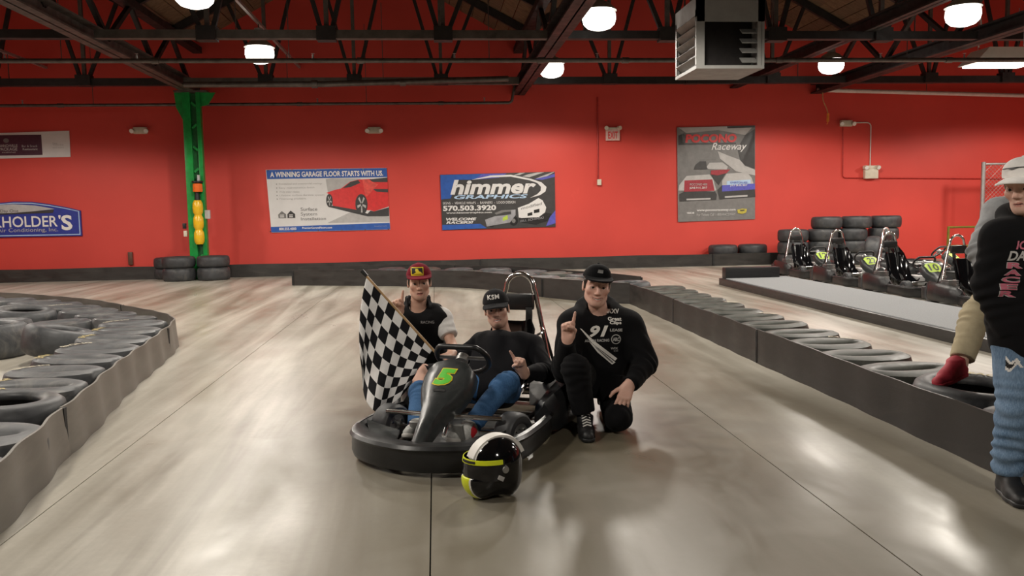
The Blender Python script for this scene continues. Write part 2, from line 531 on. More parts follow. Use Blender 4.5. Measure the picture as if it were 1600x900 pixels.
CH = 4.15
gl = ['deep dark steel roof girder ending on the green column',
      'dark steel roof girder above the middle lamp row',
      'dark steel roof girder between the unit heater and the far fence']
for gx, lab in zip(GX[1:4], gl):
    e = tag(empty('roof_girder', (gx, 0, CH)), lab, 'girder')
    ibeam('bottom_chord', (0, YB + .02, .125), (0, YF - .02, .125), .30, .25, M['steel2'] if gx < -5 else M['steel'], e)
    bar('top_chord', (0, YB + .02, 1.05), (0, YF - .02, 1.05), .2, .14, M['steel'], e)
    yy = YB + 1.0
    while yy < YF - 1.6:
        bar('web_member', (0, yy, .2), (0, yy + 1.15, 1.02), .08, .08, M['steel'], e)
        bar('web_member', (0, yy + 2.3, .2), (0, yy + 1.15, 1.02), .08, .08, M['steel'], e)
        yy += 2.3
# ------------------------------------------------------------------ cross trusses
for ty, lab in ((18.4, 'dark steel cross truss nearest the red wall'), (13.8, 'dark steel cross truss with the thick lower chord in front of the unit lamps'),
                (9.2, 'dark steel cross truss nearest overhead')):
    e = tag(empty('roof_truss', (0, ty, CH)), lab, 'truss')
    for i in range(len(GX) - 1):
        a, b = max(GX[i] + .16, X0), min(GX[i + 1] - .16, X1)
        if ty > 15: bar('bottom_chord', (a, 0, .07), (b, 0, .07), .16, .15, M['steel2'] if i == 1 else M['steel'], e)
        else: bar('bottom_chord', (a, 0, .09), (b, 0, .09), .16, .13, M['steel2'] if i == 1 else M['steel'], e)
        for k in (1, 2, 3):
            nx = GX[i] + BAY * k / 4.0
            if nx < X0 + .4 or nx > X1 - .4: continue
            MB().box((nx, -.02, .10), (.30, .22, .22)).build('gusset_plate', M['steel'], e, smooth=0)
            for dx in (-.75, 0, .75):
                tx = nx + dx
                rel = abs(((tx - GX[0]) % BAY)); rel = min(rel, BAY - rel)
                zt = (VAL - CH) + rel / half * (RID - VAL) - .05
                if dx != 0 and zt > 2.0: zt = zt
                bar('web_member', (nx + dx * .1, 0, .12), (tx, 0, zt), .07, .07, M['steel'] if dx else M['steel2'], e)
e = tag(empty('roof_beam', (7.35, 0, 4.40)), 'plain dark steel beam running over the hanging unit heater side', 'beam')
ibeam('beam_body', (0, YB + .02, 0), (0, YF - .02, 0), .2, .22, M['steel'], e)

# ------------------------------------------------------------------ green column with gussets, knee brace
e = tag(empty('steel_column', (-5.30, 19.25, 0)), 'bright green steel column standing behind stacked tyres', 'column')
MB().box((-.10, 0, 2.06), (.17, .16, 4.12), bev=.008).build('flange', M['green'], e)
MB().box((.155, 0, 2.06), (.09, .16, 4.12), bev=.008).build('flange', M['green'], e)
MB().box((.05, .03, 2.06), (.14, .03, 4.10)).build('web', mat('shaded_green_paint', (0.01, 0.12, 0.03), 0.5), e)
m = MB()
for k in range(8): m.box((.05, -.05, .5 + k * .48), (.13, .012, .05), Matrix.Rotation(.7 if k % 2 else -.7, 3, 'Y'))
m.build('lacing', M['green'], e)
m = MB(); m.prism([(.2, 4.12), (.52, 4.12), (.36, 3.86), (.2, 3.82)], -.02, .02, Matrix(((1, 0, 0), (0, 0, 1), (0, 1, 0))))
m.build('gusset', M['green'], e)
m = MB(); m.prism([(-.185, 4.12), (-.36, 4.12), (-.33, 3.8), (-.185, 3.5)], -.02, .02, Matrix(((1, 0, 0), (0, 0, 1), (0, 1, 0))))
m.build('gusset', M['green'], e)
MB().box((.02, 0, 4.135), (.7, .34, .03)).build('cap_plate', M['steel2'], e)
MB().box((-.26, -.05, 1.02), (.07, .07, .13), bev=.006).build('switch_box', M['cream'], e)
MB().box((-.275, -.05, 1.19), (.07, .07, .12), bev=.006).build('switch_box', M['black'], e)
MB().box((.24, -.05, 1.44), (.11, .08, .19), bev=.006).build('junction_box', M['plgrey'], e)
# amber signal light strapped to the column
e = tag(empty('signal_light', (-5.24, 19.10, .78)), 'three-lobed amber signal light with a red-orange lamp on top', 'signal light')
for k in range(3):
    MB().lathe([(.0, 0), (.075, .0), (.105, .06), (.112, .16), (.105, .26), (.075, .325), (0, .325)], (0, 0, k * .325), 20).build('amber_lens', M['amber'], e)
MB().cyl((0, 0, .975), (0, 0, 1.16), .05, .04, 14).build('neck', M['black'], e)
MB().lathe([(0, 0), (.1, 0), (.105, .03), (.1, .17), (.06, .2), (0, .2)], (.02, 0, 1.16), 20).build('red_lens', M['orlens'], e)
MB().cyl((.02, 0, 1.36), (.02, 0, 1.40), .12, .12, 18).build('lens_collar', M['black'], e)
MB().cyl((.05, 0, 1.40), (.05, 0, 1.53), .035, .03, 12).build('photocell', M['plgrey'], e)
MB().box((0, .05, .55), (.05, .05, 1.1)).build('backing_rail', M['dark'], e)

# ------------------------------------------------------------------ pipes under the roof
def pipe_thing(name, label, cat, pts, r, mt, couplings=(), hangers=(), heads=()):
    p0 = Vector(pts[0])
    e = tag(empty(name, p0), label, cat)
    MB().tube([Vector(p) - p0 for p in pts], r, 12).build('pipe', mt, e)
    for c in couplings:
        MB().cyl(Vector((c[0] - .06, c[1], c[2])) - p0, Vector((c[0] + .06, c[1], c[2])) - p0, r * 1.35, r * 1.35, 12).build('coupling', mt, e)
    for c in hangers:
        MB().cyl(Vector((c[0], c[1], c[2])) - p0, Vector((c[0], c[1], c[2] + c[3])) - p0, .008, .008, 6).build('hanger_rod', M['steel2'], e)
    for c in heads:
        m = MB(); q = Vector(c) - p0
        m.cyl(q, q + Vector((0, 0, .06)), .018, .014, 8).cyl(q + Vector((0, 0, .075)), q + Vector((0, 0, .08)), .03, .03, 8)
        m.cyl(q + Vector((0, 0, .05)), q + Vector((0, 0, .08)), .006, .006, 6)
        m.build('sprinkler_head', M['galv'], e)
    return e
pipe_thing('sprinkler_pipe', 'long iron sprinkler pipe crossing the hall under the middle truss', 'pipe',
           [(-13.9, 14.7, 4.0), (17.4, 14.7, 4.0)], .04, M['pipe'],
           [(x, 14.7, 4.0) for x in (-11, -7.9, -4.6, -1.2, 1.9, 3.4, 6.2, 9.4, 12.5)],
           [(x, 14.7, 4.03, 1.6) for x in (-9.5, -6.1, -2.4, 1.0, 5.0, 8.6, 12.0)],
           [(x, 14.7, 4.04) for x in (-10.3, -7.0, -4.9, -2.0, 0.4, 2.9, 5.8, 8.1, 9.7, 11.3, 12.6)])
pipe_thing('sprinkler_pipe', 'lower iron pipe close to the red wall ending in an elbow', 'pipe',
           [(-13.9, 19.55, 3.9), (1.75, 19.55, 3.9)] + arc((1.75, 19.55, 4.0), .1, -PI / 2, 0, 5)[1:] + [(1.9, 19.55, 4.25), (2.0, 19.55, 4.42)], .035, M['pipe'],
           [(x, 19.55, 3.9) for x in (-11.5, -8.2, -3.0, 0.2)],
           [(x, 19.55, 3.93, 1.75) for x in (-12, -7.5, -1.5)],
           [(x, 19.55, 3.94) for x in (-9.0, -2.6, 1.2)])
pipe_thing('white_pipe', 'white painted pipe high on the red wall beyond the lamps', 'pipe',
           [(9.4, 19.95, 4.22), (17.4, 19.95, 3.98)], .05, M['white_pipe'], [], [(12.2, 19.95, 4.15, 1.6)])
pipe_thing('roof_pipe', 'thick dull pipe with flanged joints below the truss nearest the wall', 'pipe',
           [(-5.0, 17.7, 4.06), (-2.2, 17.7, 4.06), (1.6, 17.7, 4.16)], .06, M['pipe'], [(-2.4, 17.7, 4.06), (-.6, 17.7, 4.09)], [(-1.0, 17.7, 4.1, 1.6)])

# ------------------------------------------------------------------ lamps: glowing high-bay fixtures on rails
def make_lamp():
    e = empty('high_bay_lamp')
    MB().cyl((0, 0, .30), (0, 0, .52), .085, .075, 18).build('ballast_housing', M['galv'], e)
    MB().tube([(0, 0, .52), (0, 0, .60)], .012, 8).build('stem', M['steel2'], e)
    m = MB(); m.lathe([(.08, .33), (.15, .30), (.225, .235), (.262, .20), (.268, .185), (.255, .195), (.22, .225), (.145, .285), (.075, .315)], (0, 0, 0), 28)
    m.build('reflector', M['galv'], e)
    m = MB(); m.lathe([(.0, -.10), (.09, -.095), (.18, -.065), (.235, -.01), (.255, .06), (.25, .14), (.215, .205), (.12, .25), (0, .26)], (0, 0, 0), 28)
    m.build('lens', M['glow'], e)
    ld = bpy.data.lights.new('lamp_light', 'SPOT'); ld.shadow_soft_size = .22; ld.energy = LAMP_POWER; ld.color = LAMP_COLOUR
    ld.spot_size = R(163); ld.spot_blend = .22
    lo = link('lamp_light', ld, e); lo.location = (0, 0, -.26)
    return e
proto = make_lamp()
LAMPS = [(-3.06, 15.58, 'glowing high-bay lamp next to the green column top'),
         (-3.06, 11.5, 'glowing high-bay lamp at the top edge of the frame'),
         (2.45, 17.24, 'small glowing high-bay lamp above the second banner from the exit sign'),
         (2.55, 12.76, 'glowing high-bay lamp between the middle rail and the unit heater'),
         (8.22, 16.85, 'glowing high-bay lamp above the hanging orange cord'),
         (8.16, 12.43, 'large glowing high-bay lamp near the top corner of the pit side'),
         (-3.06, 7.4, None), (-3.06, 3.3, None), (2.5, 8.3, None), (8.2, 8.0, None),
         (-8.7, 15.6, None), (-8.7, 11.4, None), (-8.7, 7.2, None), (2.5, -.8, None), (14.2, 16.6, None), (14.2, 12.2, None)]  # last two: unseen lamps added to brighten the wall by the fence
first = True
for (x, y, lab) in LAMPS:
    e = proto if first else copy_tree(proto); first = False
    e.location = (x, y, LAMP_H)
    if lab: tag(e, lab, 'lamp')
    else: tag(e, 'glowing high-bay lamp over the hall outside the photographed view', 'lamp', 'high-bay lamps overhead out of the picture')
for rx, lab in ((14.2, 'thin steel rail carrying the added, unseen lamp row beyond the far fence'), (-3.06, 'thin steel rail carrying the lamp row nearest the green column'), (2.5, 'thin steel rail carrying the middle lamp row'),
                (8.2, 'thin steel rail carrying the lamp row over the pit side'), (-8.7, 'thin steel rail carrying the lamp row far from the pit side')):
    e = tag(empty('lamp_rail', (rx, 0, LAMP_H + .62)), lab, 'rail')
    MB().box((0, (YB + YF) / 2, 0), (.05, YF - YB - .02, .05)).build('rail', M['galv'], e, smooth=0)
    for yy in (9.2, 13.8, 18.4):
        MB().box((0, yy, -.3), (.012, .02, .56)).build('hanger_strap', M['steel2'], e, smooth=0)
# wide work light by the far truss
e = tag(empty('work_light', (10.7, 15.2, 4.0)), 'wide white hanging work light with a cord, beyond the pit lamps', 'lamp')
m = MB(); m.prism([(-.62, 0), (.62, 0), (.36, .28), (-.36, .28)], -.28, .28, Matrix(((1, 0, 0), (0, 0, 1), (0, 1, 0))))
m.build('housing', M['white'], e, smooth=0)
MB().box((0, 0, -.02), (1.1, .46, .03)).build('diffuser', M['glow'], e, smooth=0)
for s in (-.4, .4): MB().cyl((s, 0, .28), (s, 0, 1.05), .008, .008, 6).build('hanger_rod', M['galv'], e)
MB().tube(catmull([(-.45, -.1, .3), (-.5, -.12, .5), (-.42, -.1, .7), (-.45, -.05, 1.05)], 5), .014, 8).build('cord', M['white'], e)
ld = bpy.data.lights.new('work_light_lamp', 'AREA'); ld.shape = 'RECTANGLE'; ld.size = 1.0; ld.size_y = .4; ld.energy = LAMP_POWER * .45; ld.color = LAMP_COLOUR; ld.spread = R(160)
lo = link('work_light_lamp', ld, e); lo.location = (0, 0, -.06)
# pale vertical conduit drop at the edge of the frame
e = tag(empty('conduit_drop', (9.35, 12.6, 3.85)), 'pale vertical conduit drop beside the large pit lamp', 'conduit')
MB().cyl((0, 0, 0), (0, 0, 1.25), .05, .05, 14).build('pipe', M['galv'], e)
MB().box((.22, 0, .35), (.3, .16, .5), bev=.01).build('junction_box', M['plgrey'], e)

# ------------------------------------------------------------------ hanging unit heater
e = tag(empty('unit_heater', (3.75, 10.85, 3.13)), 'large square grey unit heater with louvres hanging from the roof', 'heater')
W_, D_, H_ = .88, .92, .88
m = MB()
t_ = .085
m.box((0, 0, .02), (W_, D_, .04)); m.box((0, 0, H_ - .02), (W_, D_, .04))
m.box((W_ / 2 - .02, 0, H_ / 2), (.04, D_, H_ - .08)); m.box((0, D_ / 2 - .02, H_ / 2), (W_ - .08, .04, H_ - .08))
# front frame
m.box((0, -D_ / 2 + .015, H_ - .15), (W_, .03, .30)); m.box((-W_ / 2 + .055, -D_ / 2 + .015, H_ / 2), (.10, .03, H_ - .08)); m.box((W_ / 2 - .06, -D_ / 2 + .015, H_ / 2), (.05, .03, H_ - .08))
# side frame (louvred face)
m.box((-W_ / 2 + .015, 0, H_ - .14), (.03, D_, .20)); m.box((-W_ / 2 + .015, -D_ / 2 + .03, H_ / 2 - .05), (.03, .05, H_ - .2)); m.box((-W_ / 2 + .015, D_ / 2 - .03, H_ / 2 - .05), (.03, .05, H_ - .2))
m.build('casing', M['heater'], e, smooth=0)
for k in range(5):
    MB().box((-W_ / 2 + .03, 0, .12 + k * .125), (.10, D_ - .12, .014), Matrix.Rotation(.7, 3, 'Y')).build('louvre', M['heater'], e, smooth=0)
for k in range(4):
    MB().box((.27, -D_ / 2 + .10, .12 + k * .12), (.2, .12, .012), Matrix.Rotation(.6, 3, 'X')).build('louvre', M['heater'], e, smooth=0)
MB().box((.02, .1, .42), (W_ - .16, .5, .72)).build('heat_exchanger', M['steel'], e, smooth=0)
m = MB()
for sx in (-.36, .36):
    MB().cyl((sx, .3, H_), (sx, .3, 2.9), .012, .012, 8).build('hanger_rod', M['steel2'], e)

# ------------------------------------------------------------------ wall fixtures
def em_light(label, x, z, box=False):
    e = tag(empty('emergency_light', (x, YF, z)), label, 'emergency light')
    if box:
        MB().box((0, -.06, -.07), (.34, .12, .24), bev=.012).build('battery_case', M['cream'], e)
        zz = .10
        MB().box((0, -.05, .09), (.38, .09, .09), bev=.012).build('head_rail', M['cream'], e)
    else:
        zz = 0
        MB().box((0, -.05, 0), (.30, .09, .15), bev=.015).build('case', M['cream'], e)
    for s in (-.15, .15):
        a = Vector((s, -.10, zz)); d = Vector((s * .8, -1, -.35)).normalized()
        MB().cyl(a, a + d * .07, .045, .055, 14).build('lamp_head', M['cream'], e)
        MB().cyl(a + d * .071, a + d * .075, .045, .045, 14).build('lens', M['white'], e)
    return e
em_light('twin-head emergency light on the red wall beside the green column', -6.71, 3.39)
em_light('twin-head emergency light above the white car banner', -1.38, 3.35)
em_light('twin-head emergency light joined by white conduit near the hanging cord', 10.22, 3.42)
em_light('boxy emergency light lower on the wall at the conduit end', 10.88, 2.24, True)
e = tag(empty('exit_sign', (4.33, YF, 3.05)), 'white EXIT sign with red letters and lamp heads on top', 'exit sign')
MB().box((0, -.04, .14), (.34, .08, .27), bev=.01).build('case', mat('exit_case', (0.74, 0.50, 0.45), 0.4), e)
vs, fs = text_fit('EXIT', -.12, .05, .12, .22, bold=.02)
MB().add([(x, -.084, z) for x, z in vs], fs).build('lettering', M['carred'], e, smooth=0)
for s in (-.13, .13):
    MB().cyl((s, -.05, .31), (s + s * .3, -.14, .30), .04, .05, 12).build('lamp_head', M['cream'], e)
MB().box((0, -.04, .295), (.2, .05, .05), bev=.008).build('head_rail', M['cream'], e)

def conduit(label, pts, r, mt, box=None):
    p0 = Vector(pts[0]); e = tag(empty('wall_conduit', p0), label, 'conduit')
    MB().tube([Vector(p) - p0 for p in pts], r, 8).build('tube', mt, e)
    if box:
        MB().box(Vector(box) - p0, (.10, .06, .14), bev=.006).build('outlet_box', M['cream'], e)
yw = YF - .02
M['redpipe'] = mat('red_painted_conduit', (0.42, 0.022, 0.016), 0.5)
conduit('red painted conduit dropping beside the exit sign to a small outlet', [(3.97, yw, 4.1), (3.97, yw, 2.08)], .018, M['redpipe'], (3.99, yw - .02, 2.06))
conduit('white conduit joining the two emergency lights', [(10.38, yw, 3.44), (10.78, yw, 3.44)] + arc((10.78, yw, 3.34), .1, PI / 2, 0, 5)[1:] + [(10.88, yw, 2.36)], .014, M['white_pipe'])
conduit('red painted conduit running low towards the far fence', [(10.15, yw, 3.34), (10.17, yw, 2.16)] + arc((10.25, yw, 2.16), .08, PI, 1.5 * PI, 4)[1:] + [(10.7, yw, 2.07), (14.4, yw, 2.0)], .014, M['redpipe'])
e = tag(empty('hanging_cord', (9.5, 19.9, 4.25)), 'orange extension cord end hanging in front of the red wall', 'cord')
MB().tube(catmull([(-.06, 0, .2), (0, 0, -.02), (.02, 0, -.28), (.12, .02, -.48), (.16, .02, -.62)], 6), .014, 8).build('cord', mat('tan_cord', (0.5, 0.25, 0.1), 0.6), e)
MB().cyl((.16, .02, -.60), (.155, .02, -.80), .03, .035, 12).build('plug', M['orange'], e)
MB().tube(catmull([(.155, .02, -.78), (.15, .02, -.84), (.13, .02, -.86)], 4), .012, 8).build('plug_tail', M['orange'], e)
# small dark outlet at the foot of the wall
e = tag(empty('wall_outlet', (-7.1, YF, .45)), 'small dark outlet low on the red wall beside the stacked tyres', 'outlet')
MB().box((0, -.03, 0), (.10, .06, .30), bev=.01).build('outlet_case', mat('brown_outlet', (0.12, 0.05, 0.03), 0.5), e)
# chain-link fence at the far corner
e = tag(empty('chain_link_fence', (13.25, 19.2, 0)), 'galvanised chain-link fence section in the far corner', 'fence')
MB().cyl((0, 0, 0), (0, 0, 2.38), .05, .05, 14).build('post', M['galv'], e)
MB().cyl((3.2, 0, 0), (3.2, 0, 2.38), .05, .05, 14).build('post', M['galv'], e)
MB().cyl((0, 0, 2.33), (3.2, 0, 2.33), .03, .03, 10).build('top_rail', M['galv'], e)
m = MB()
for k in range(-23, 33):
    a0, b0 = k * .1, k * .1 + 2.3
    x0_, x1_ = max(a0, 0), min(b0, 3.2)
    if x1_ - x0_ < .05: continue
    m.cyl((x0_, 0, x0_ - a0), (x1_, 0, x1_ - a0), .0035, .0035, 4, False)
    m.cyl((x0_, .008, 2.3 - (x0_ - a0)), (x1_, .008, 2.3 - (x1_ - a0)), .0035, .0035, 4, False)
tag(m.build('wire_mesh', M['galv'], e, smooth=0), kind='stuff')
e = tag(empty('barrier_rail', (12.35, 18.5, 0)), 'olive tube rail frame standing by the far fence', 'rail')
MB().tube([(-.4, 0, 0), (-.4, 0, .84), (.5, 0, .84), (.5, 0, 0)], .035, 8).build('frame', mat('olive_paint', (0.16, 0.15, 0.02), 0.5), e)
MB().tube([(-.4, 0, .4), (.5, 0, .4)], .025, 8).build('cross_bar', mat('olive_paint', (0.16, 0.15, 0.02), 0.5), e)
e = tag(empty('equipment_cart', (12.75, 17.6, 0)), 'dark red tubular equipment cart beside the far fence', 'cart')
MB().tube([(-.35, 0, .2), (-.2, 0, 1.25), (.35, 0, 1.3), (.4, 0, .2)], .025, 8).build('handle_frame', M['black'], e)
MB().box((0, .1, .3), (.8, .5, .1), bev=.01).build('deck', M['redp'], e)
MB().box((0, .1, .75), (.6, .3, .5), bev=.03).build('tank', M['redp'], e)
MB().box((0, .1, .42), (.2, .2, .18)).build('tank_stand', M['black'], e)
for sx in (-.3, .3):
    for sy in (-.1, .3):
        MB().cyl((sx - .03, sy, .12), (sx + .03, sy, .12), .12, .12, 16).build('wheel', M['black'], e)
# ------------------------------------------------------------------ banners and signs on the red wall
class Print:
    """flat print on a banner: crop coordinates -> local x,z on the wall; each layer 3 mm in front of the last"""
    def __init__(s, parent, conv, ripple=None):
        s.p = parent; s.c = conv; s.rp = ripple or (lambda x, z: 0.0)
        a, b = conv(0, 0), conv(100, 0); s.ml = .10 / (abs(b[0] - a[0]) / 100)
    def pt(s, x, y, layer):
        lx, lz = s.c(x, y)
        return (lx, -.026 - .003 * layer - s.rp(lx, lz), lz)
    def polys(s, name, items, mats, layer=1):
        if name in ('background_print', 'printed_wheels', 'garage_mark', 'silver_arc', 'blue_bands') and len(items) > 1:
            return [s.polys(name if name != 'blue_bands' else 'blue_band', [(0, p_)], [mats[k_]], layer + .25 * k_) for k_, p_ in items]
        m = MB()
        for k, pts in items:
            m.cur = k
            vs, fs = subdivide_geo((pts, [tuple(range(len(pts)))]), s.ml)
            m.add([s.pt(x, y, layer + .25 * k) for x, y in vs], fs)
        return m.build(name, mats, s.p, smooth=0)
    def text(s, body, x0, y0, x1, y1, mt, layer=2, slope=0.0, **kw):
        """x0,y0 = upper left, x1,y1 = lower right of the ink in crop pixels"""
        vs, fs = text_fit(body, 0, 0, 1, 1, **kw)
        m = MB(); m.add([s.pt(x0 + (x1 - x0) * a, y1 + (y0 - y1) * b + slope * a, layer) for a, b in vs], fs)
        return m.build('lettering', mt, s.p, smooth=0)

def rippled(cs, mt, parent, name, conv, ripple, th=.008, n=24):
    """banner cloth: grid between four crop corners (tl,tr,br,bl) with thickness"""
    m = MB(); rings = []
    for i in range(n + 1):
        u = i / n; ring = []
        for (lay) in (0, 1):
            pass
        col_f = []; col_b = []
        for j in range(n + 1):
            v = j / n
            x = (cs[0][0] * (1 - u) + cs[1][0] * u) * (1 - v) + (cs[3][0] * (1 - u) + cs[2][0] * u) * v
            y = (cs[0][1] * (1 - u) + cs[1][1] * u) * (1 - v) + (cs[3][1] * (1 - u) + cs[2][1] * u) * v
            lx, lz = conv(x, y); d = ripple(lx, lz)
            col_f.append((lx, -.026 - d, lz)); col_b.append((lx, -.026 - d + th, lz))
        rings.append(col_f + col_b[::-1])
    m.loft(rings, True, True)
    return m.build(name, mt, parent, smooth=30)

def ell(cx, cy, rx, ry, n=18, a0=0, a1=2 * PI):
    return [(cx + rx * math.cos(a0 + (a1 - a0) * i / n), cy + ry * math.sin(a0 + (a1 - a0) * i / n)) for i in range(n if abs(a1 - a0) > 6.2 else n + 1)]

# --- blue heating company sign (arched top)
e = tag(empty('wall_sign', (-9.5, YF, 1.0)), "blue arched wall sign with white serif lettering KHOLDER'S", 'sign')
cv = lambda x, y: (-8.15 - (1425 - x) / 742.0 + 9.5, (755 - y) / 742.0)
top = [(-1.35, .58), (-1.1, .66), (-.6, .77), (-.1, .81), (.3, .80), (.7, .735), (1.05, .66), (1.35, .58)]
out = [(1.35, 0), (-1.35, 0)] + top
def shrink(p, k): return [(x * (1 - k / 1.35), .4 + (z - .4) * (1 - k / .4)) for x, z in p]
FX = Matrix(((1, 0, 0), (0, 0, 1), (0, 1, 0)))
MB().prism(out, -.05, 0, FX).build('sign_board', M['signblue'], e, smooth=0)
a = shrink(out, .025); b = shrink(out, .045)
m = MB()
for i in range(len(a)):
    j = (i + 1) % len(a)
    m.add([(a[i][0], -.053, a[i][1]), (a[j][0], -.053, a[j][1]), (b[j][0], -.053, b[j][1]), (b[i][0], -.053, b[i][1])], [(0, 1, 2, 3)])
m.build('border_line', M['ltblue'], e, smooth=0)
P = Print(e, cv, lambda x, z: .028)
P.polys('silver_arc', [(0, [(-880, 330), (-400, 250), (0, 215), (350, 200), (700, 225), (1010, 290), (700, 320), (350, 345), (0, 350), (-500, 370)]),
                       (1, [(0, 350), (350, 345), (700, 320), (1000, 300), (980, 355), (700, 360), (300, 370), (-300, 375)])], [M['plgrey'], M['pdark']], 1)
P.text("BURKHOLDER", -440, 405, 1045, 590, M['white'], 2, 0, bold=.012)
P.text("'", 1065, 395, 1100, 460, M['white'], 2)
P.text('S', 1105, 395, 1285, 655, M['white'], 2, bold=.03)
P.text('Heating and Air Conditioning, Inc.', -520, 605, 1045, 690, M['plgrey'], 2)
P.text('Quality Since Day One', -330, 285, 420, 350, M['pdark'], 2)

# --- white and maroon banner
e = tag(empty('banner', (-9.3, YF, 2.8)), 'long white banner with a maroon printed panel high on the wall', 'banner')
cv = lambda x, y: (-8.29 - (1425 - x) / 880.0 + 9.3, (615 - y) / 880.0)
rp = lambda x, z: .006 * math.sin(x * 5 + 1)
rippled([(-1100, 150), (1425, 85), (1420, 605), (-1100, 640)], M['bannerw'], e, 'vinyl_sheet', cv, rp)
P = Print(e, cv, rp)
P.polys('maroon_panel', [(0, [(-900, 165), (885, 160), (885, 560), (-900, 575)])], [M['maroon']], 1)
P.text('BRANCHVILLE', 30, 345, 420, 400, M['plgrey'], 2, bold=.02); P.text('PACKAGE', 50, 410, 410, 470, M['plgrey'], 2, bold=.02)
P.text('established', 110, 485, 370, 515, M['plgrey'], 2)
P.text('Bar & Snack', 500, 360, 800, 405, M['plgrey'], 2); P.text('Restaurant', 515, 425, 800, 465, M['plgrey'], 2, bold=.03)
P.polys('round_mark', [(0, ell(205, 270, 55, 45))], [M['pgrey']], 2)
P.text('Since', 1090, 310, 1180, 350, M['plgrey'], 2); P.text('Catering', 1100, 350, 1300, 380, M['plgrey'], 2); P.text('and more', 1090, 400, 1300, 430, M['plgrey'], 2)

# --- white garage floor banner with a red car
e = tag(empty('banner', (-2.5, YF, 1.0)), 'white and blue banner with a red sports car on the red wall', 'banner')
cv = lambda x, y: (-3.92 + (x - 55) / 1450.0 * 2.81 + 2.5, (795 - y) / 722.0 * 1.46)
rp = lambda x, z: .005 * math.sin(x * 4.2) + .004 * math.sin(x * 2 + z * 5)
rippled([(50, 72), (1500, 68), (1520, 790), (85, 800)], M['bannerw'], e, 'vinyl_sheet', cv, rp)
P = Print(e, cv, rp)
P.polys('blue_bands', [(0, [(55, 75), (1500, 70), (1505, 175), (62, 180)]), (0, [(78, 735), (1515, 712), (1520, 788), (85, 797)])], [M['blue']], 1)
P.text('A WINNING GARAGE FLOOR STARTS WITH US.', 100, 98, 1455, 160, M['white'], 2, bold=.03)
for y, x1 in ((240, 715), (285, 620), (330, 440), (372, 735), (412, 515)):
    body = {240: 'Residential and commercial coatings', 285: 'Easy maintenance finish', 330: 'Wide color choice', 372: 'Lifetime surface durable system', 412: 'Financing available'}[y]
    P.text(body, 200, y - 12, x1, y + 14, M['plgrey'], 2)
    P.polys('bullet', [(0, ell(172, y, 6, 6, 8))], [M['pgrey']], 2)
P.text('Surface', 445, 515, 645, 555, M['pgrey'], 2); P.text('System', 445, 572, 640, 622, M['pgrey'], 2); P.text('Installation', 445, 630, 745, 665, M['pgrey'], 2)
P.polys('garage_mark', [(1, [(175, 595), (220, 552), (270, 590), (270, 635), (180, 635)]), (0, [(285, 590), (325, 548), (378, 590), (378, 635), (285, 635)]),
                        (2, [(195, 595), (245, 595), (245, 605), (195, 605)]), (2, [(195, 615), (245, 615), (245, 625), (195, 625)]), (2, [(305, 595), (350, 595), (350, 605), (305, 605)]), (2, [(305, 615), (350, 615), (350, 625), (305, 625)])], [M['pdark'], M['pgrey'], M['bannerw']], 2)
P.text('800.555.4000', 180, 745, 385, 775, M['white'], 2, bold=.02); P.text('PremierGarageFloors.com', 455, 742, 815, 772, M['white'], 2, bold=.02)
P.text('Licensed and insured', 1330, 742, 1480, 752, M['plgrey'], 2)
P.polys('printed_car', [
    (0, [(760, 190), (830, 180), (1180, 190), (1180, 520), (900, 640), (760, 700), (1515, 700), (1515, 640), (1150, 610), (800, 515)]),
    (1, [(755, 350), (850, 320), (940, 300), (1050, 225), (1150, 200), (1300, 195), (1505, 235), (1512, 520), (1330, 575), (1285, 560), (1250, 420), (1180, 370), (1110, 420), (1105, 550), (835, 500), (800, 370), (770, 352)]),
    (2, [(790, 515), (835, 500), (1105, 550), (1130, 600), (1250, 600), (1285, 565), (1330, 575), (1512, 530), (1512, 635), (1250, 632), (1080, 590)]),
    (2, [(955, 300), (1060, 225), (1150, 205), (1175, 240), (1060, 285)]), (2, [(1280, 200), (1505, 180), (1505, 235), (1330, 232)]),
    (3, [(1200, 200), (1260, 196), (1390, 260), (1250, 400), (1230, 390), (1340, 260)]),
    (2, [(1320, 310), (1508, 315), (1508, 355), (1370, 345)]),
    (2, ell(795, 440, 40, 78)), (2, ell(1180, 490, 75, 122))], [M['plgrey'], M['carred'], M['pdark'], mat('printed_bright_red', (0.8, 0.09, 0.07), .4)], 1)
sp = [(0, ell(795, 440, 28, 62)), (0, ell(1182, 490, 58, 102))]
for (cx, cy, rx, ry) in ((795, 440, 28, 62), (1182, 490, 58, 102)):
    for k in range(5):
        a0 = k * 2 * PI / 5 + .3
        sp.append((1, [(cx + rx * .2 * math.cos(a0 - .5), cy + ry * .2 * math.sin(a0 - .5)), (cx + rx * .95 * math.cos(a0 - .15), cy + ry * .95 * math.sin(a0 - .15)), (cx + rx * .95 * math.cos(a0 + .2), cy + ry * .95 * math.sin(a0 + .2)), (cx + rx * .2 * math.cos(a0 + .5), cy + ry * .2 * math.sin(a0 + .5))]))
P.polys('printed_wheels', sp, [M['pdark'], M['plgrey']], 3)
m = MB()
for i in range(6):
    for yy, z in ((80, 1), (785, 0)):
        p = P.pt(75 + i * 285, yy, 2); m.cyl(p, (p[0], p[1] - .006, p[2]), .014, .014, 8)
m.build('grommets', M['chrome'], e)

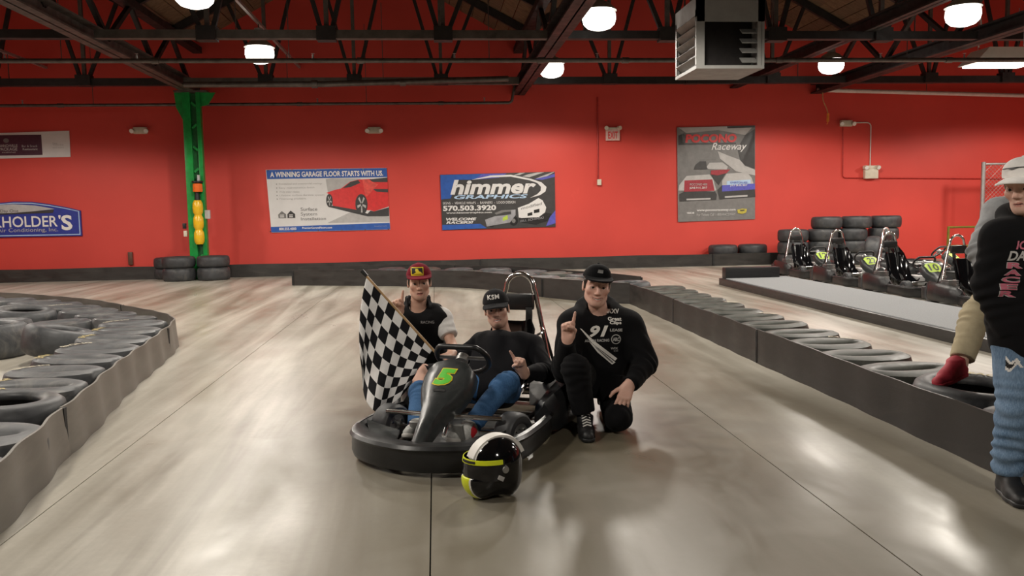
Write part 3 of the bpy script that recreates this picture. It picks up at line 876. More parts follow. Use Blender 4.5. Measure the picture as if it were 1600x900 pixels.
# --- blue and black graphics banner
e = tag(empty('banner', (1.53, YF, .97)), 'dark blue and black banner with a race car and himmer lettering', 'banner')
cv = lambda x, y: (.15 + (x - 85) / 1415.0 * 2.76 - 1.53, (780 - y) / 690.0 * 1.33)
rp = lambda x, z: .006 * math.sin(x * 3.7 + 2)
rippled([(80, 95), (1498, 75), (1500, 765), (90, 780)], M['pdark'], e, 'vinyl_sheet', cv, rp)
P = Print(e, cv, rp)
P.polys('background_print', [(0, [(82, 98), (600, 90), (520, 160), (300, 160), (200, 390), (84, 400)]), (0, [(90, 715), (560, 710), (640, 765), (90, 778)]), (2, [(600, 90), (900, 90), (800, 140), (500, 160)]),
                             (1, [(1060, 85), (1130, 82), (1060, 110), (980, 115)]), (1, [(1160, 105), (1280, 82), (1370, 80), (1180, 140), (1090, 130)]), (1, [(1300, 140), (1480, 78), (1498, 78), (1400, 130), (1250, 165)]),
                             (2, [(1240, 165), (1420, 125), (1497, 100), (1497, 140), (1340, 175)]), (2, [(1430, 640), (1498, 560), (1500, 720), (1380, 755)])], [M['blue'], M['plgrey'], M['carblue']], 1)
P.text('himmer', 200, 160, 1262, 345, M['bannerw'], 3, shear=.22, bold=.035)
P.text('GRAPHICS', 245, 350, 1155, 400, M['ltblue'], 3, bold=.03, shear=.2)
so_ = [(470, 160), (700, 112), (950, 106), (1200, 160), (1330, 205), (1392, 265), (1378, 320), (1310, 365), (1180, 398)]
si_ = [(480, 162), (710, 136), (950, 130), (1180, 178), (1275, 212), (1322, 262), (1318, 310), (1275, 352), (1185, 397)]
P.polys('swoosh', [(0, [so_[i], so_[i + 1], si_[i + 1], si_[i]]) for i in range(8)], [M['bannerw']], 2)
P.text('SIGNS  -  VEHICLE WRAPS  -  BANNERS  -  LOGO DESIGN', 105, 432, 1000, 462, M['bannerw'], 2)
P.text('570.503.3920', 105, 478, 760, 545, M['bannerw'], 2, bold=.04)
P.text('www.himmergraphics.com', 145, 557, 705, 585, M['bannerw'], 2, bold=.02)
P.text('WELCOME', 140, 630, 515, 665, M['bannerw'], 2, shear=.25, bold=.04); P.text('RACERS!', 140, 672, 475, 705, M['bannerw'], 2, shear=.25, bold=.04)
P.polys('printed_race_car', [
    (0, [(1030, 520), (1170, 470), (1290, 400), (1340, 430), (1385, 520), (1370, 580), (1290, 640), (1150, 668), (1040, 640)]),
    (1, [(1150, 590), (1210, 575), (1210, 615), (1150, 625)]), (1, [(1230, 550), (1300, 535), (1300, 580), (1230, 590)]),
    (2, [(740, 580), (830, 545), (1000, 540), (1000, 560), (860, 570), (760, 600)]), (3, [(620, 660), (740, 620), (940, 600), (1000, 610), (930, 700), (740, 730), (640, 745)]),
    (4, [(840, 640), (900, 605), (905, 660), (840, 680)]), (1, ell(700, 715, 42, 40)), (1, ell(975, 680, 55, 62)), (2, ell(700, 715, 22, 22)), (2, ell(975, 680, 24, 28)),
    (3, [(945, 545), (1000, 540), (1000, 610), (945, 615)]), (1, [(1040, 650), (1290, 640), (1380, 585), (1450, 600), (1400, 690), (1250, 735), (1060, 700)])],
    [M['bannerw'], M['dark'], M['pgrey'], M['bronze'], M['yelgreen']], 2)
m = MB()
P.text('modified', 1070, 510, 1330, 545, M['pgrey'], 4, slope=-60); P.text('BILL SCHINSKI', 1060, 672, 1350, 700, M['bronze'], 4, slope=-40)

# --- raceway poster
e = tag(empty('poster', (6.94, YF, 1.07)), 'tall grey raceway poster with two race cars seen head-on', 'poster')
cv = lambda x, y: (5.94 + (x - 52) / 680.0 * 1.97 - 6.94, (868 - y) / 812.0 * 2.30)
def rp(x, z):
    d1 = abs((x + .98) - (2.3 - z) * .35); d2 = abs((.98 - x) - (2.3 - z) * .4)
    f = max(0, min(1, (z - 1.1) / 1.2))
    return .010 * f * (math.exp(-(d1 / .05) ** 2) + math.exp(-(d2 / .06) ** 2)) + .004 * math.sin(x * 5)
rippled([(48, 60), (728, 48), (735, 860), (58, 872)], M['pgrey'], e, 'vinyl_sheet', cv, rp, n=40)
P = Print(e, cv, lambda x, z: rp(x, z) + .006)
P.polys('background_print', [(0, [(60, 62), (480, 55), (480, 75), (700, 66), (640, 130), (400, 85), (130, 110)]), (1, [(480, 55), (725, 50), (722, 66), (485, 72)]),
                             (1, [(575, 240), (640, 130), (722, 80), (728, 420), (640, 390), (600, 350)]), (0, [(400, 265), (480, 300), (600, 345), (640, 395), (730, 430), (732, 480), (560, 440), (420, 330)]),
                             (1, [(60, 130), (110, 110), (130, 190), (60, 205)]), (1, [(60, 195), (560, 195), (560, 206), (60, 210)])], [M['plgrey'], M['pdark']], 1)
P.text('POCONO', 118, 118, 565, 192, M['carred'], 3, bold=.05, shear=.1)
P.text('Raceway', 345, 195, 655, 275, M['bannerw'], 3, shear=.35, bold=.01)
P.polys('printed_race_cars', [
    (0, [(195, 420), (210, 380), (245, 352), (300, 352), (310, 420)]), (2, [(250, 320), (380, 318), (385, 335), (250, 340)]),
    (1, [(305, 400), (330, 365), (440, 362), (490, 400), (480, 425), (320, 420)]), (3, [(345, 430), (510, 425), (480, 455), (400, 475), (340, 465)]), (0, [(345, 470), (400, 475), (470, 460), (410, 560)]),
    (0, [(68, 632), (120, 605), (375, 605), (395, 640), (390, 685), (70, 694)]), (1, [(115, 510), (130, 475), (330, 465), (360, 500), (390, 600), (370, 612), (60, 600), (65, 555)]),
    (3, [(112, 515), (355, 508), (375, 608), (108, 612)]), (0, [(125, 508), (345, 500), (350, 515), (120, 520)]),
    (0, [(440, 615), (730, 600), (735, 665), (420, 682), (400, 600), (440, 560)]), (1, [(440, 520), (480, 460), (660, 452), (700, 500), (720, 560), (440, 560)]),
    (4, [(440, 560), (730, 550), (730, 600), (440, 615)]), (0, [(480, 505), (690, 490), (700, 515), (470, 525)]), (5, [(480, 525), (690, 515), (690, 550), (480, 558)]),
    (1, [(130, 672), (340, 668), (340, 682), (130, 686)]), (1, [(465, 655), (665, 648), (665, 662), (465, 670)])],
    [M['pdark'], M['plgrey'], M['pgrey'], M['carpink'], M['carblue'], M['ltblue']], 2)
P.text('POCONO 400', 160, 540, 310, 560, M['plgrey'], 5); P.text('JUNE 9-11, 2017', 155, 570, 310, 592, M['bannerw'], 5, bold=.02)
P.text('OVERTON 400', 510, 530, 660, 548, M['carblue'], 7); P.text('JULY 28-30, 2017', 510, 555, 660, 575, M['bannerw'], 5, bold=.02)
P.text('www.poconoraceway.com', 220, 768, 560, 790, M['bannerw'], 3, bold=.02)
P.text('For Tickets Call 1-800-RACEWAY', 220, 802, 560, 825, M['plgrey'], 3, bold=.01)
P.text('NASCAR', 135, 788, 200, 804, M['bannerw'], 3, bold=.04)
P.polys('yellow_emblem', [(0, [(575, 775), (620, 765), (660, 770), (655, 800), (620, 812), (580, 805)]), (1, [(600, 778), (640, 775), (638, 785), (600, 788)])], [mat('emblem_gold', (0.5, 0.42, 0.06), .5), M['pdark']], 3)
# ------------------------------------------------------------------ tyres
def tyre_mesh(name, mt, squash=1.0, hole=1.0, ro=.35, h=.28, sag=0.0, n=40):
    """lying tyre, axle along z. squash: overall y scale; hole: extra y scale of the opening"""
    k = ro / .35; kh = h / .28
    prof = [(.205, .012), (.225, .0), (.30, .0), (.333, .022), (.348, .07), (.352, .14), (.348, .21), (.333, .258), (.30, .28), (.262, .283), (.225, .278), (.198, .262),
            (.192, .24), (.20, .228), (.30, .232), (.325, .14), (.30, .045), (.20, .05)]
    m = MB(); m.lathe([(r * k, z * kh) for r, z in prof], n=n, closed=True)
    vs = []
    for x, y, z in m.v:
        r = math.hypot(x, y) / k
        t = max(0, min(1, (r - .19) / .14))
        sy = squash * (hole + (1 - hole) * t)
        zz = z - sag * (1 - t) * (1 if z > h / 2 else -1)
        vs.append((x * (1 + (1 - squash) * .04), y * sy, zz))
    m.v = vs
    return m.mesh(name, mt, 50)

TY = {
    'open': tyre_mesh('tyre_open', M['tyre']), 'open_d': tyre_mesh('tyre_open_dusty', M['tyre_dusty'], .93, .8),
    'slit': tyre_mesh('tyre_slit', M['tyre_dusty'], .80, .16, sag=.02), 'shut': tyre_mesh('tyre_shut', M['tyre_dusty'], .80, .02, sag=.035),
    'slit_g': tyre_mesh('tyre_slit_green', M['tyre_green'], .80, .16, sag=.02), 'shut_g': tyre_mesh('tyre_shut_green', M['tyre_green'], .80, .02, sag=.03),
    'wall': tyre_mesh('tyre_wall', M['tyre'], .97, .95, h=.24), 'drum': tyre_mesh('tyre_drum', M['tyre_dusty'], 1.0, 1.0, h=.34),
}
def arc_text(body, r, a_mid, size, z, mt, parent, squash=1.0, stretch=1.0):
    vs, fs, w_, h_ = text_geo(body, size, bold=.03, sx=stretch)
    m = MB(); out = []
    for x, y in vs:
        a = a_mid - (x - w_ / 2) / r
        rr = r - size / 2 + y
        out.append((rr * math.cos(a), rr * math.sin(a) * squash, z))
    m.add(out, fs)
    return m.build('lettering', mt, parent, smooth=0)

def tyre(kind, x, y, z, rz, label, group, tilt=(0, 0), letters=None):
    o = link('racing_tyre', TY[kind]); o.location = (x, y, z); o.rotation_euler = (tilt[0], tilt[1], rz)
    tag(o, label, 'tyre', group)
    if letters:
        body, amid, mt = letters
        sq = .80 if kind[:4] in ('slit', 'shut') else 1.0
        zt = .286 if sq == 1.0 else .279
        arc_text(body, .285, amid - rz, .06, zt, mt, o, sq, 1.1)
    return o
ORD = ['first', 'second', 'third', 'fourth', 'fifth', 'sixth', 'seventh', 'eighth', 'ninth', 'tenth', 'eleventh', 'twelfth', 'thirteenth', 'fourteenth', 'fifteenth', 'sixteenth', 'seventeenth', 'eighteenth', 'nineteenth', 'twentieth',
       'twenty-first', 'twenty-second', 'twenty-third', 'twenty-fourth', 'twenty-fifth', 'twenty-sixth', 'twenty-seventh', 'twenty-eighth', 'twenty-ninth', 'thirtieth', 'thirty-first', 'thirty-second', 'thirty-third', 'thirty-fourth', 'thirty-fifth', 'thirty-sixth', 'thirty-seventh', 'thirty-eighth', 'thirty-ninth', 'fortieth', 'forty-first', 'forty-second', 'forty-third', 'forty-fourth', 'forty-fifth']

# ------------------------------------------------------------------ belts
def belt_panel(path, mt, parent, h=.30, th=.014, wave=0.0, pitch=.58, flare=0.0, wav_phase=0.0):
    """one length of conveyor belt standing on edge along path [(x,y)]"""
    P = catmull([(x, y, 0) for x, y in path], 10)
    rings = []; s_ = 0
    for i, p in enumerate(P):
        if i: s_ += (p - P[i - 1]).length
        t = (P[min(i + 1, len(P) - 1)] - P[max(i - 1, 0)]).normalized()
        nrm = Vector((t.y, -t.x, 0))
        o = wave * math.sin(2 * PI * s_ / pitch + wav_phase)
        hh = h + .006 * math.sin(s_ * 2.1 + wav_phase)
        a = p + nrm * o
        rings.append([a + nrm * flare + Vector((0, 0, .0)), a + nrm * (flare * .4) + Vector((0, 0, hh * .5)), a + Vector((0, 0, hh)),
                      a - nrm * th + Vector((0, 0, hh)), a - nrm * (th - flare * .4) + Vector((0, 0, hh * .5)), a - nrm * (th - flare) + Vector((0, 0, 0))])
    m = MB(); m.loft(rings, True, True)
    return m.build('belt_panel', mt, parent, smooth=40)

def belt(label, paths, mt, **kw):
    x, y = paths[0][0]
    e = tag(empty('rubber_barrier', (x, y, 0)), label, 'barrier')
    for p in paths:
        belt_panel([(a - x, b - y) for a, b in p], mt, e, **kw)
        q = Vector((p[0][0] - x, p[0][1] - y, 0))
        MB().box(q + Vector((0, 0, .145)), (.035, .035, .28)).build('joint_strip', M['dark'], e, smooth=0)
    return e
# right-hand straight
belt('long straight black belt barrier between the track and the pit lane', [[(2.84, 3.0), (2.84, 4.5), (2.85, 5.6), (2.83, 7.08)], [(2.83, 7.1), (2.84, 8.4), (2.845, 9.74)], [(2.845, 9.77), (2.84, 11), (2.83, 11.95)]], M['belt'], wave=.006)
for i, (kind, y) in enumerate([('shut_g', 11.62), ('shut_g', 11.04), ('shut_g', 10.46), ('slit_g', 9.9), ('shut_g', 9.34), ('shut_g', 8.78), ('shut_g', 8.22), ('slit_g', 7.66), ('shut_g', 7.08), ('shut_g', 6.51), ('shut_g', 5.94), ('slit_g', 5.36)]):
    tyre(kind, 3.20 + random.uniform(-.01, .01), y, 0, random.uniform(-.05, .05), 'squashed black tyre behind the straight pit barrier, %s counting from the far corner' % ORD[i], 'tyres behind the straight pit barrier',
         (R(random.uniform(-1.0, 1.0)), R(random.uniform(-1.0, 1))), letters=('EAGLE', R(random.uniform(10, 60)), M['letter_w']) if i in (4, 6, 9) else None)
tyre('open', 3.21, 4.68, 0.02, 0, 'open tyre with yellow lettering tilted behind the pit barrier, a red shoe on it', 'tyres behind the straight pit barrier', (R(3), R(2)), ('EAGLE', R(40), M['letter_y']))
tyre('slit', 3.20, 4.05, 0, .1, 'squashed tyre at the near end of the pit barrier beside the torn jeans', 'tyres behind the straight pit barrier')
# island across the middle
belt('dark curved belt barrier across the middle of the track behind the men', [[(-2.84, 16.75), (-2.0, 16.45), (-1.0, 16.08), (-.2, 15.68)], [(-.18, 15.67), (.55, 15.2), (1.2, 14.3), (1.68, 13.3)], [(1.69, 13.28), (2.1, 12.65), (2.5, 12.2), (2.82, 11.97)]], M['belt'], h=.31, wave=.004)
belt('dark belt closing the far side of the middle tyre island', [[(3.3, 13.2), (2.6, 14.7), (1.6, 16.3), (.4, 17.35)], [(.38, 17.37), (-.8, 17.75), (-2.9, 17.8)]], M['belt'], h=.30)
k = 0
front = catmull([(-2.5, 17.04, 0), (-1.0, 16.53, 0), (-.02, 16.06, 0), (.86, 15.50, 0), (1.58, 14.5, 0), (2.08, 13.57, 0), (2.50, 12.93, 0), (3.0, 12.46, 0)], 40)
def along(path, step, off=0.0):
    out = []; acc = step * .02; last = path[0]
    out.append((path[0], (path[1] - path[0]).normalized()))
    for i in range(1, len(path)):
        acc += (path[i] - path[i - 1]).length
        if acc >= step:
            acc = 0; out.append((path[i], (path[i] - path[i - 1]).normalized()))
    return out
spots = []
for p, t in along(front, .66): spots.append((p.x, p.y, math.atan2(t.y, t.x)))
for p, t in along([Vector(q) for q in front], .69):
    q = p + Vector((-t.y, t.x, 0)) * .74
    if all((q.x - s_[0]) ** 2 + (q.y - s_[1]) ** 2 > .62 ** 2 for s_ in spots) and q.y < 17.35 and q.x < 2.6: spots.append((q.x, q.y, math.atan2(t.y, t.x)))
for i, (x, y, a) in enumerate(spots):
    kd = ['shut', 'open_d', 'slit', 'shut_g'][(i * 7) % 4]
    let = ('EAGLE', a - PI / 2, M['letter_y']) if i in (8, 9, 10, 11, 13, 22) else None
    row = 'front' if i < 13 else 'back'
    tyre(kd, x, y, 0, a + PI / 2, 'black tyre inside the middle tyre island, %s along its rows from the flag side' % ORD[i], 'tyres of the middle island', (R(random.uniform(-1, 1)), R(random.uniform(-1, 1))), let)
# left curve
LB = [(-1.90, 3.2), (-1.98, 3.8), (-2.08, 4.4), (-2.20, 5.0), (-2.24, 5.4), (-2.34, 5.95), (-2.45, 6.6), (-2.53, 7.2), (-2.60, 7.8), (-2.69, 8.5), (-2.80, 9.1), (-3.02, 9.65), (-3.45, 10.3), (-4.0, 10.95), (-4.7, 11.75), (-5.6, 12.6), (-6.7, 13.3), (-8.0, 13.7)]
belt('curved black belt barrier, painted grey-brown with reflected light, hugging the tyres beside the track entry', [LB[:4], LB[3:10], LB[9:14], LB[13:]], M['belt_lit'], h=.29, wave=.010, flare=.025)
row = [('slit', -2.30, 3.92), ('slit', -2.40, 4.52), ('open', -2.60, 5.22), ('slit', -2.70, 5.83), ('slit', -2.79, 6.38), ('slit', -2.85, 6.92), ('shut', -2.90, 7.46), ('slit', -2.97, 8.02), ('slit', -3.07, 8.60), ('slit', -3.20, 9.16),
       ('shut', -3.48, 9.68), ('shut', -3.86, 10.14), ('shut', -4.24, 10.6), ('shut', -4.62, 11.06), ('slit', -5.03, 11.50), ('shut', -5.48, 11.92), ('slit', -5.98, 12.28), ('shut', -6.54, 12.56), ('shut', -7.15, 12.78)]
for i, (kd, x, y) in enumerate(row):
    nx = row[min(i + 1, len(row) - 1)]; pv = row[max(i - 1, 0)]
    a = math.atan2(nx[2] - pv[2], nx[1] - pv[1]) - PI / 2
    let = None
    if i == 2: let = ('GOODYEAR', R(160), M['letter_y'])
    elif i in (1, 3, 5, 7, 8): let = ('EAGLE', R(165 + 8 * (i % 3)), M['letter_y'])
    elif i in (4, 6, 9, 13): let = ('RACING', R(150), M['letter_w'])
    lab = 'big open tyre with yellow sidewall lettering behind the curved belt' if i == 2 else 'squashed dusty tyre behind the curved belt barrier, %s from its near end' % ORD[i]
    tyre(kd, x - .055 * abs(math.cos(a)) , y + .03 * abs(math.sin(a)) * 0, 0 if i != 2 else .03, a, lab, 'tyres behind the curved belt', (R(random.uniform(-2, 2)), R(random.uniform(1, 3)) if i != 2 else R(4)), let)
for kd, x, y, z, rz, tl, lab in [
    ('drum', -4.55, 8.85, 0, .3, (0, 0), 'wide tyre lying flat with a pale rim of dust, alone inside the curve'),
    ('open_d', -3.68, 8.35, .06, 1.3, (R(10), R(9)), 'tilted tyre with a gaping hole inside the curve'),
    ('slit', -4.12, 9.42, 0, .8, (0, 0), 'squashed tyre just behind the tilted gaping tyre'),
    ('shut', -4.92, 9.75, 0, .2, (0, 0), 'squashed tyre behind the wide flat tyre inside the curve'),
    ('open_d', -5.05, 10.62, .03, .5, (R(7), R(4)), 'leaning tyre with a dark opening at the far part of the curve'),
    ('shut', -5.75, 10.1, 0, .9, (0, 0), 'dusty tyre at the frame edge inside the curve'),
    ('open_d', -6.1, 11.3, 0, .4, (0, 0), 'dusty tyre behind the leaning one in the far curve')]:
    o = tyre(kd, x, y, z, rz, lab, 'loose tyres inside the curve', tl, ('GOODYEAR', R(100), M['letter_y']) if kd in ('drum', 'slit') and False else None)
# along the red wall
k = 0
belt('low black belt barrier running along the foot of the red wall', [[(-13.9, 19.43), (-10, 19.43), (-6.2, 19.42)], [(-4.85, 19.42), (-2, 19.42), (1, 19.42)], [(1.02, 19.42), (4, 19.42), (6.6, 19.43)], [(6.62, 19.43), (8.5, 19.43), (11, 19.44)]], M['belt'], h=.29, wave=.004)
xx = -13.4
while xx < 11:
    if not (-6.4 < xx < -4.6):
        tyre('wall', xx, 19.80, 0, 0, 'black tyre under the red wall, %s counting from the blue sign end' % ORD[k], 'tyres along the red wall'); k += 1
    xx += .71
for x, y, z, kd, lab in [(-6.02, 19.52, .0, 'wall', 'lower black tyre of the pair left of the green column'), (-6.02, 19.50, .245, 'wall', 'upper black tyre of the pair left of the green column'),
                     (-5.62, 18.80, 0, 'open', 'lower front tyre hiding the foot of the green column'), (-5.62, 18.80, .29, 'wall', 'upper front tyre hiding the foot of the green column'),
                     (-4.90, 18.85, 0, 'open', 'lower tyre just right of the green column foot'), (-4.90, 18.85, .29, 'wall', 'upper tyre just right of the green column foot'),
                     (6.98, 19.78, .245, 'wall', 'single black tyre on the wall barrier under the raceway poster'), (7.72, 19.78, .245, 'wall', 'single black tyre on the wall barrier beside the tall stack')]:
    tyre(kd, x, y, z, 0, lab, 'stacked tyres by the wall')
# tall stack
for r_, (zz, xsr) in enumerate([(0, (8.38, 9.10, 9.82, 10.54)), (.285, (8.38, 9.10, 9.82, 10.54)), (.57, (8.38, 9.10, 9.82, 10.60)), (.855, (9.2, 9.93, 10.66))]):
    for c_, x in enumerate(xsr):
        tyre('open', x, 18.95, zz, 0, 'black tyre in the tall stack by the wall, %s row up, %s along it' % (ORD[r_], ORD[c_]), 'tall tyre stack by the wall')
o = link('racing_tyre', tyre_mesh('tyre_standing', M['tyre'], h=.30)); o.location = (9.63, 17.9, .352); o.rotation_euler = (R(90), 0, R(55))
tag(o, 'tyre standing upright on its tread before the tall stack', 'tyre')

# ------------------------------------------------------------------ carpeted pit kerb
e = tag(empty('pit_platform', (5.7, 10.3, 0)), 'long low grey carpeted platform with a dark edge beside the parked karts', 'platform')
MB().box((0, 0, .06), (1.24, 8.6, .12), bev=.006).build('frame', M['belt'], e)
MB().box((.02, 0, .126), (1.18, 8.54, .014)).build('carpet', M['carpet'], e, smooth=0)
MB().box((-.08, 4.16, .22), (1.0, .20, .20), bev=.02).build('end_block', M['black'], e)
# ------------------------------------------------------------------ go-karts (x = driver's right, y = forward)
def project_print(bvh, geo, o, u, v, d, off=.003, fallback=True):
    """throws a flat print (2D verts, faces) onto a surface along d; o = origin, u,v = axes in metres"""
    vs, fs = geo; o = Vector(o); u = Vector(u); v = Vector(v); d = Vector(d).normalized()
    out = []
    for x, y in vs:
        p = o + u * x + v * y
        hit = bvh.ray_cast(p - d * .6, d, 2.0)
        out.append(hit[0] - d * off if hit[0] is not None else p)
    return out, fs

def kart_wheel(parent, x, y, r, w, steer=0.0):
    rot = Matrix.Rotation(steer, 3, 'Z') @ Matrix.Rotation(PI / 2, 3, 'Y')
    m = MB(); h = w / 2
    m.lathe([(r * .52, -h * .9), (r * .62, -h), (r * .86, -h), (r * .97, -h * .8), (r, -h * .45), (r, h * .45), (r * .97, h * .8), (r * .86, h), (r * .62, h), (r * .52, h * .9)], (x, y, r), 28, rot, closed=True)
    t = m.build('tyre', M['tyre'], parent)
    m = MB(); m.lathe([(0, -h * .5), (r * .2, -h * .5), (r * .25, -h * .7), (r * .5, -h * .85), (r * .53, -h * .9), (r * .53, h * .9), (r * .5, h * .85), (r * .25, h * .6), (r * .2, h * .8), (0, h * .8)], (x, y, r), 24, rot)
    m.build('rim', M['galv'], parent)
    m = MB()
    ax = rot @ Vector((0, 0, 1))
    for k in range(3):
        a = 2 * PI * k / 3; c = Vector((x, y, r)) + rot @ Vector((r * .34 * math.cos(a), r * .34 * math.sin(a), 0))
        m.cyl(c - ax * h * .88, c + ax * h * .88, r * .05, r * .05, 8)
    m.build('wheel_nuts', M['chrome'], parent)

def make_kart(label, group, number, plate, numcol, steer=0.0):
    e = tag(empty('go_kart'), label, 'go-kart', group)
    # chassis
    m = MB()
    for s in (-1, 1):
        m.tube(catmull([(s * .10, .80, .075), (s * .22, .66, .075), (s * .27, .3, .075), (s * .30, -.1, .075), (s * .31, -.82, .085)], 5), .015, 8)
    for y in (.62, .22, -.2, -.6, -.82): m.tube([(-.30, y, .075), (.30, y, .075)], .014, 8)
    m.build('frame', M['steel2'], e)
    MB().box((0, .28, .052), (.48, .86, .008)).build('floor_tray', M['galv'], e, smooth=0)
    # front bumper, wraps round to the front wheels
    half = [(.505, .02), (.525, .16), (.53, .42), (.515, .62), (.45, .78), (.33, .885), (.17, .955), (0, .985)]
    path = catmull([(x, y, 0) for x, y in half] + [(-x, y, 0) for x, y in half[-2::-1]], 6)
    rings = []
    for i, p in enumerate(path):
        t = (path[min(i + 1, len(path) - 1)] - path[max(i - 1, 0)]).normalized(); n = Vector((-t.y, t.x, 0))   # inward
        if n.dot(Vector((0, .35, 0)) - p) < 0: n = -n
        k = max(0.0, min(1.0, (p.y - .60) / .22)); d1 = .045 + .135 * k
        prof = [(.035, .02), (.010, .03), (0, .06), (.003, .135), (-.009, .152), (.004, .170), (.026, .174), (d1 * .55, .168), (d1, .155 - .02 * k), (d1 + .005, .135 - .03 * k), (d1 * .5, .14), (.035, .145), (.03, .08)]
        rings.append([p + n * a + Vector((0, 0, z)) for a, z in prof])
    m = MB(); m.loft(rings, True, True); m.build('front_bumper', M['plastic'], e, smooth=35)
    # side wings of the front bodywork covering the wheels' inner corner
    for s in (-1, 1):
        m = MB(); m.loft([[(s * .16, .80, .135), (s * .34, .76, .165), (s * .43, .64, .20), (s * .24, .60, .14)], [(s * .16, .80, .12), (s * .34, .76, .15), (s * .43, .64, .185), (s * .24, .60, .125)]], True, True)
        m.build('bodywork_wing', M['plastic_g'], e, smooth=0)
    # number fairing
    cl = [(.90, .125, .034), (.82, .19, .045), (.73, .25, .058), (.65, .30, .080), (.58, .345, .120), (.52, .388, .148), (.46, .436, .156), (.41, .478, .148), (.382, .500, .120), (.362, .504, .085)]
    rings = []
    for i, (y, z, wd) in enumerate(cl):
        a, b = cl[max(i - 1, 0)], cl[min(i + 1, len(cl) - 1)]
        t = Vector((0, b[0] - a[0], b[1] - a[1])).normalized(); n = Vector((0, -t.z, t.y)); n = n if n.z > 0 else -n
        c = Vector((0, y, z)); dpt = .05 + .06 * min(1, i / 4)
        sec = [(-1.0, -dpt), (-1.02, -.45 * dpt), (-.93, -.12 * dpt), (-.78, .006), (-.4, .016), (0, .020), (.4, .016), (.78, .006), (.93, -.12 * dpt), (1.02, -.45 * dpt), (1.0, -dpt)]
        outer = [c + Vector((wd * a_, 0, 0)) + n * b_ for a_, b_ in sec]
        inner = [c + Vector((wd * a_ * .9, 0, 0)) + n * (b_ - .016) for a_, b_ in sec[::-1]]
        rings.append(outer + inner)
    m = MB(); m.loft(rings, True, True); fair = m.build('nose_fairing', M['plastic_g'], e, smooth=35)
    bvh = BVHTree.FromPolygons([Vector(v) for v in m.v], m.f)
    pn = Vector((0, .62, .785)).normalized(); pv = Vector((0, -.785, .62)).normalized()
    def put(name, geo, mt, off, parent=fair):
        vs, fs = project_print(bvh, geo, (0, .475, .425), (-1, 0, 0), pv, -pn, off)
        mm = MB(); mm.add(vs, fs); return mm.build(name, mt, parent, smooth=0)
    if plate:
        g_ = [(-.10, -.08), (-.08, -.10), (.08, -.10), (.10, -.08), (.125, .06), (.09, .09), (-.09, .09), (-.125, .06)]
        put('number_plate', subdivide_geo((g_, [tuple(range(8))]), .05), plate, .003)
        put('number_print', subdivide_geo(text_fit(number, -.075, -.07, .075, .07, bold=.02), .05), numcol, .006)
    else:
        put('number_print', subdivide_geo(text_fit(number, -.064, -.066, .064, .066, bold=.09, shear=.15), .03), M['yel'], .003)
        put('number_print', subdivide_geo(text_fit(number, -.057, -.059, .057, .059, bold=.055, shear=.15), .03), M['lime'], .005)
    put('vent_slot', subdivide_geo(([(-.036, -.108), (.036, -.108), (.036, -.092), (-.036, -.092)], [(0, 1, 2, 3)]), .02), M['dark'], .003)
    # steering
    ct = Vector((0, .215, .505)); nrm = Vector((0, -.72, .69)); up = Vector((0, .69, .72)); sx = Vector((1, 0, 0))
    ring = []
    for i in range(40):
        a = 2 * PI * i / 40; x_, y_ = .165 * math.cos(a), .150 * math.sin(a)
        y_ = min(y_, .108) if y_ > 0 else y_
        ring.append(ct + sx * x_ + up * y_)
    m = MB(); m.tube(ring, .017, 10, closed=True)
    wh = m.build('steering_wheel', M['black'], e)
    m = MB(); m.cyl(ct - nrm * .03, ct + nrm * .015, .04, .035, 16)
    for a in (0, PI, 1.5 * PI): m.tube([ct, ct + sx * .15 * math.cos(a) + up * .14 * math.sin(a)], .011, 8)
    m.build('spokes', M['galv'], wh)
    MB().tube([ct, (0, .42, .20), (0, .52, .10)], .012, 10).build('steering_column', M['chrome'], e)
    MB().tube([(-.36, .52, .225), (-.1, .56, .235), (.1, .56, .235), (.36, .52, .225)], .014, 10).build('cross_bar', M['chrome'], e)
    for s in (-1, 1):
        MB().box((s * .13, .60, .14), (.07, .02, .13), Matrix.Rotation(-.3, 3, 'X'), bev=.005).build('pedal', M['galv'], e)
        MB().tube([(s * .33, .40, .12), (s * .06, .42, .11)], .009, 8).build('tie_rod', M['chrome'], e)
    # seat
    rings = []
    spine = [(-.08, .165, .12), (-.22, .115, .15), (-.38, .085, .175), (-.52, .11, .19), (-.63, .22, .195), (-.70, .38, .185), (-.75, .54, .165), (-.775, .60, .13)]
    for i, (y, z, wd) in enumerate(spine):
        a, b = spine[max(i - 1, 0)], spine[min(i + 1, len(spine) - 1)]
        t = Vector((0, b[0] - a[0], b[1] - a[1])).normalized(); n = Vector((0, -t.z, t.y))
        if n.y + n.z < 0: n = -n
        c = Vector((0, y, z)); o_ = []; i_ = []
        for q in range(13):
            f = -1 + 2 * q / 12
            lift = .13 * abs(f) ** 3 * (1.0 if 1 < i < 6 else .5)
            o_.append(c + Vector((wd * f, 0, 0)) + n * lift); i_.append(c + Vector((wd * f * .95, 0, 0)) + n * (lift + .014))
        rings.append(o_ + i_[::-1])
    m = MB(); m.loft(rings, True, True); seat = m.build('seat', M['gloss_black'], e, smooth=40)
    # roll hoop, head pad, harness
    hp = [(-.245, -.80, .08), (-.22, -.83, .28), (-.16, -.85, .58), (-.115, -.855, .80)] + [(-.105 * math.cos(a), -.855, .83 + .105 * math.sin(a)) for a in [PI * i / 10 for i in range(0, 11)]] + [(.115, -.855, .80), (.16, -.85, .58), (.22, -.83, .28), (.245, -.80, .08)]
    MB().tube(hp, .0175, 12).build('roll_hoop', M['chrome'], e)
    MB().box((0, -.82, .735), (.235, .06, .12), bev=.028).build('head_pad', M['black'], e)
    m = MB()
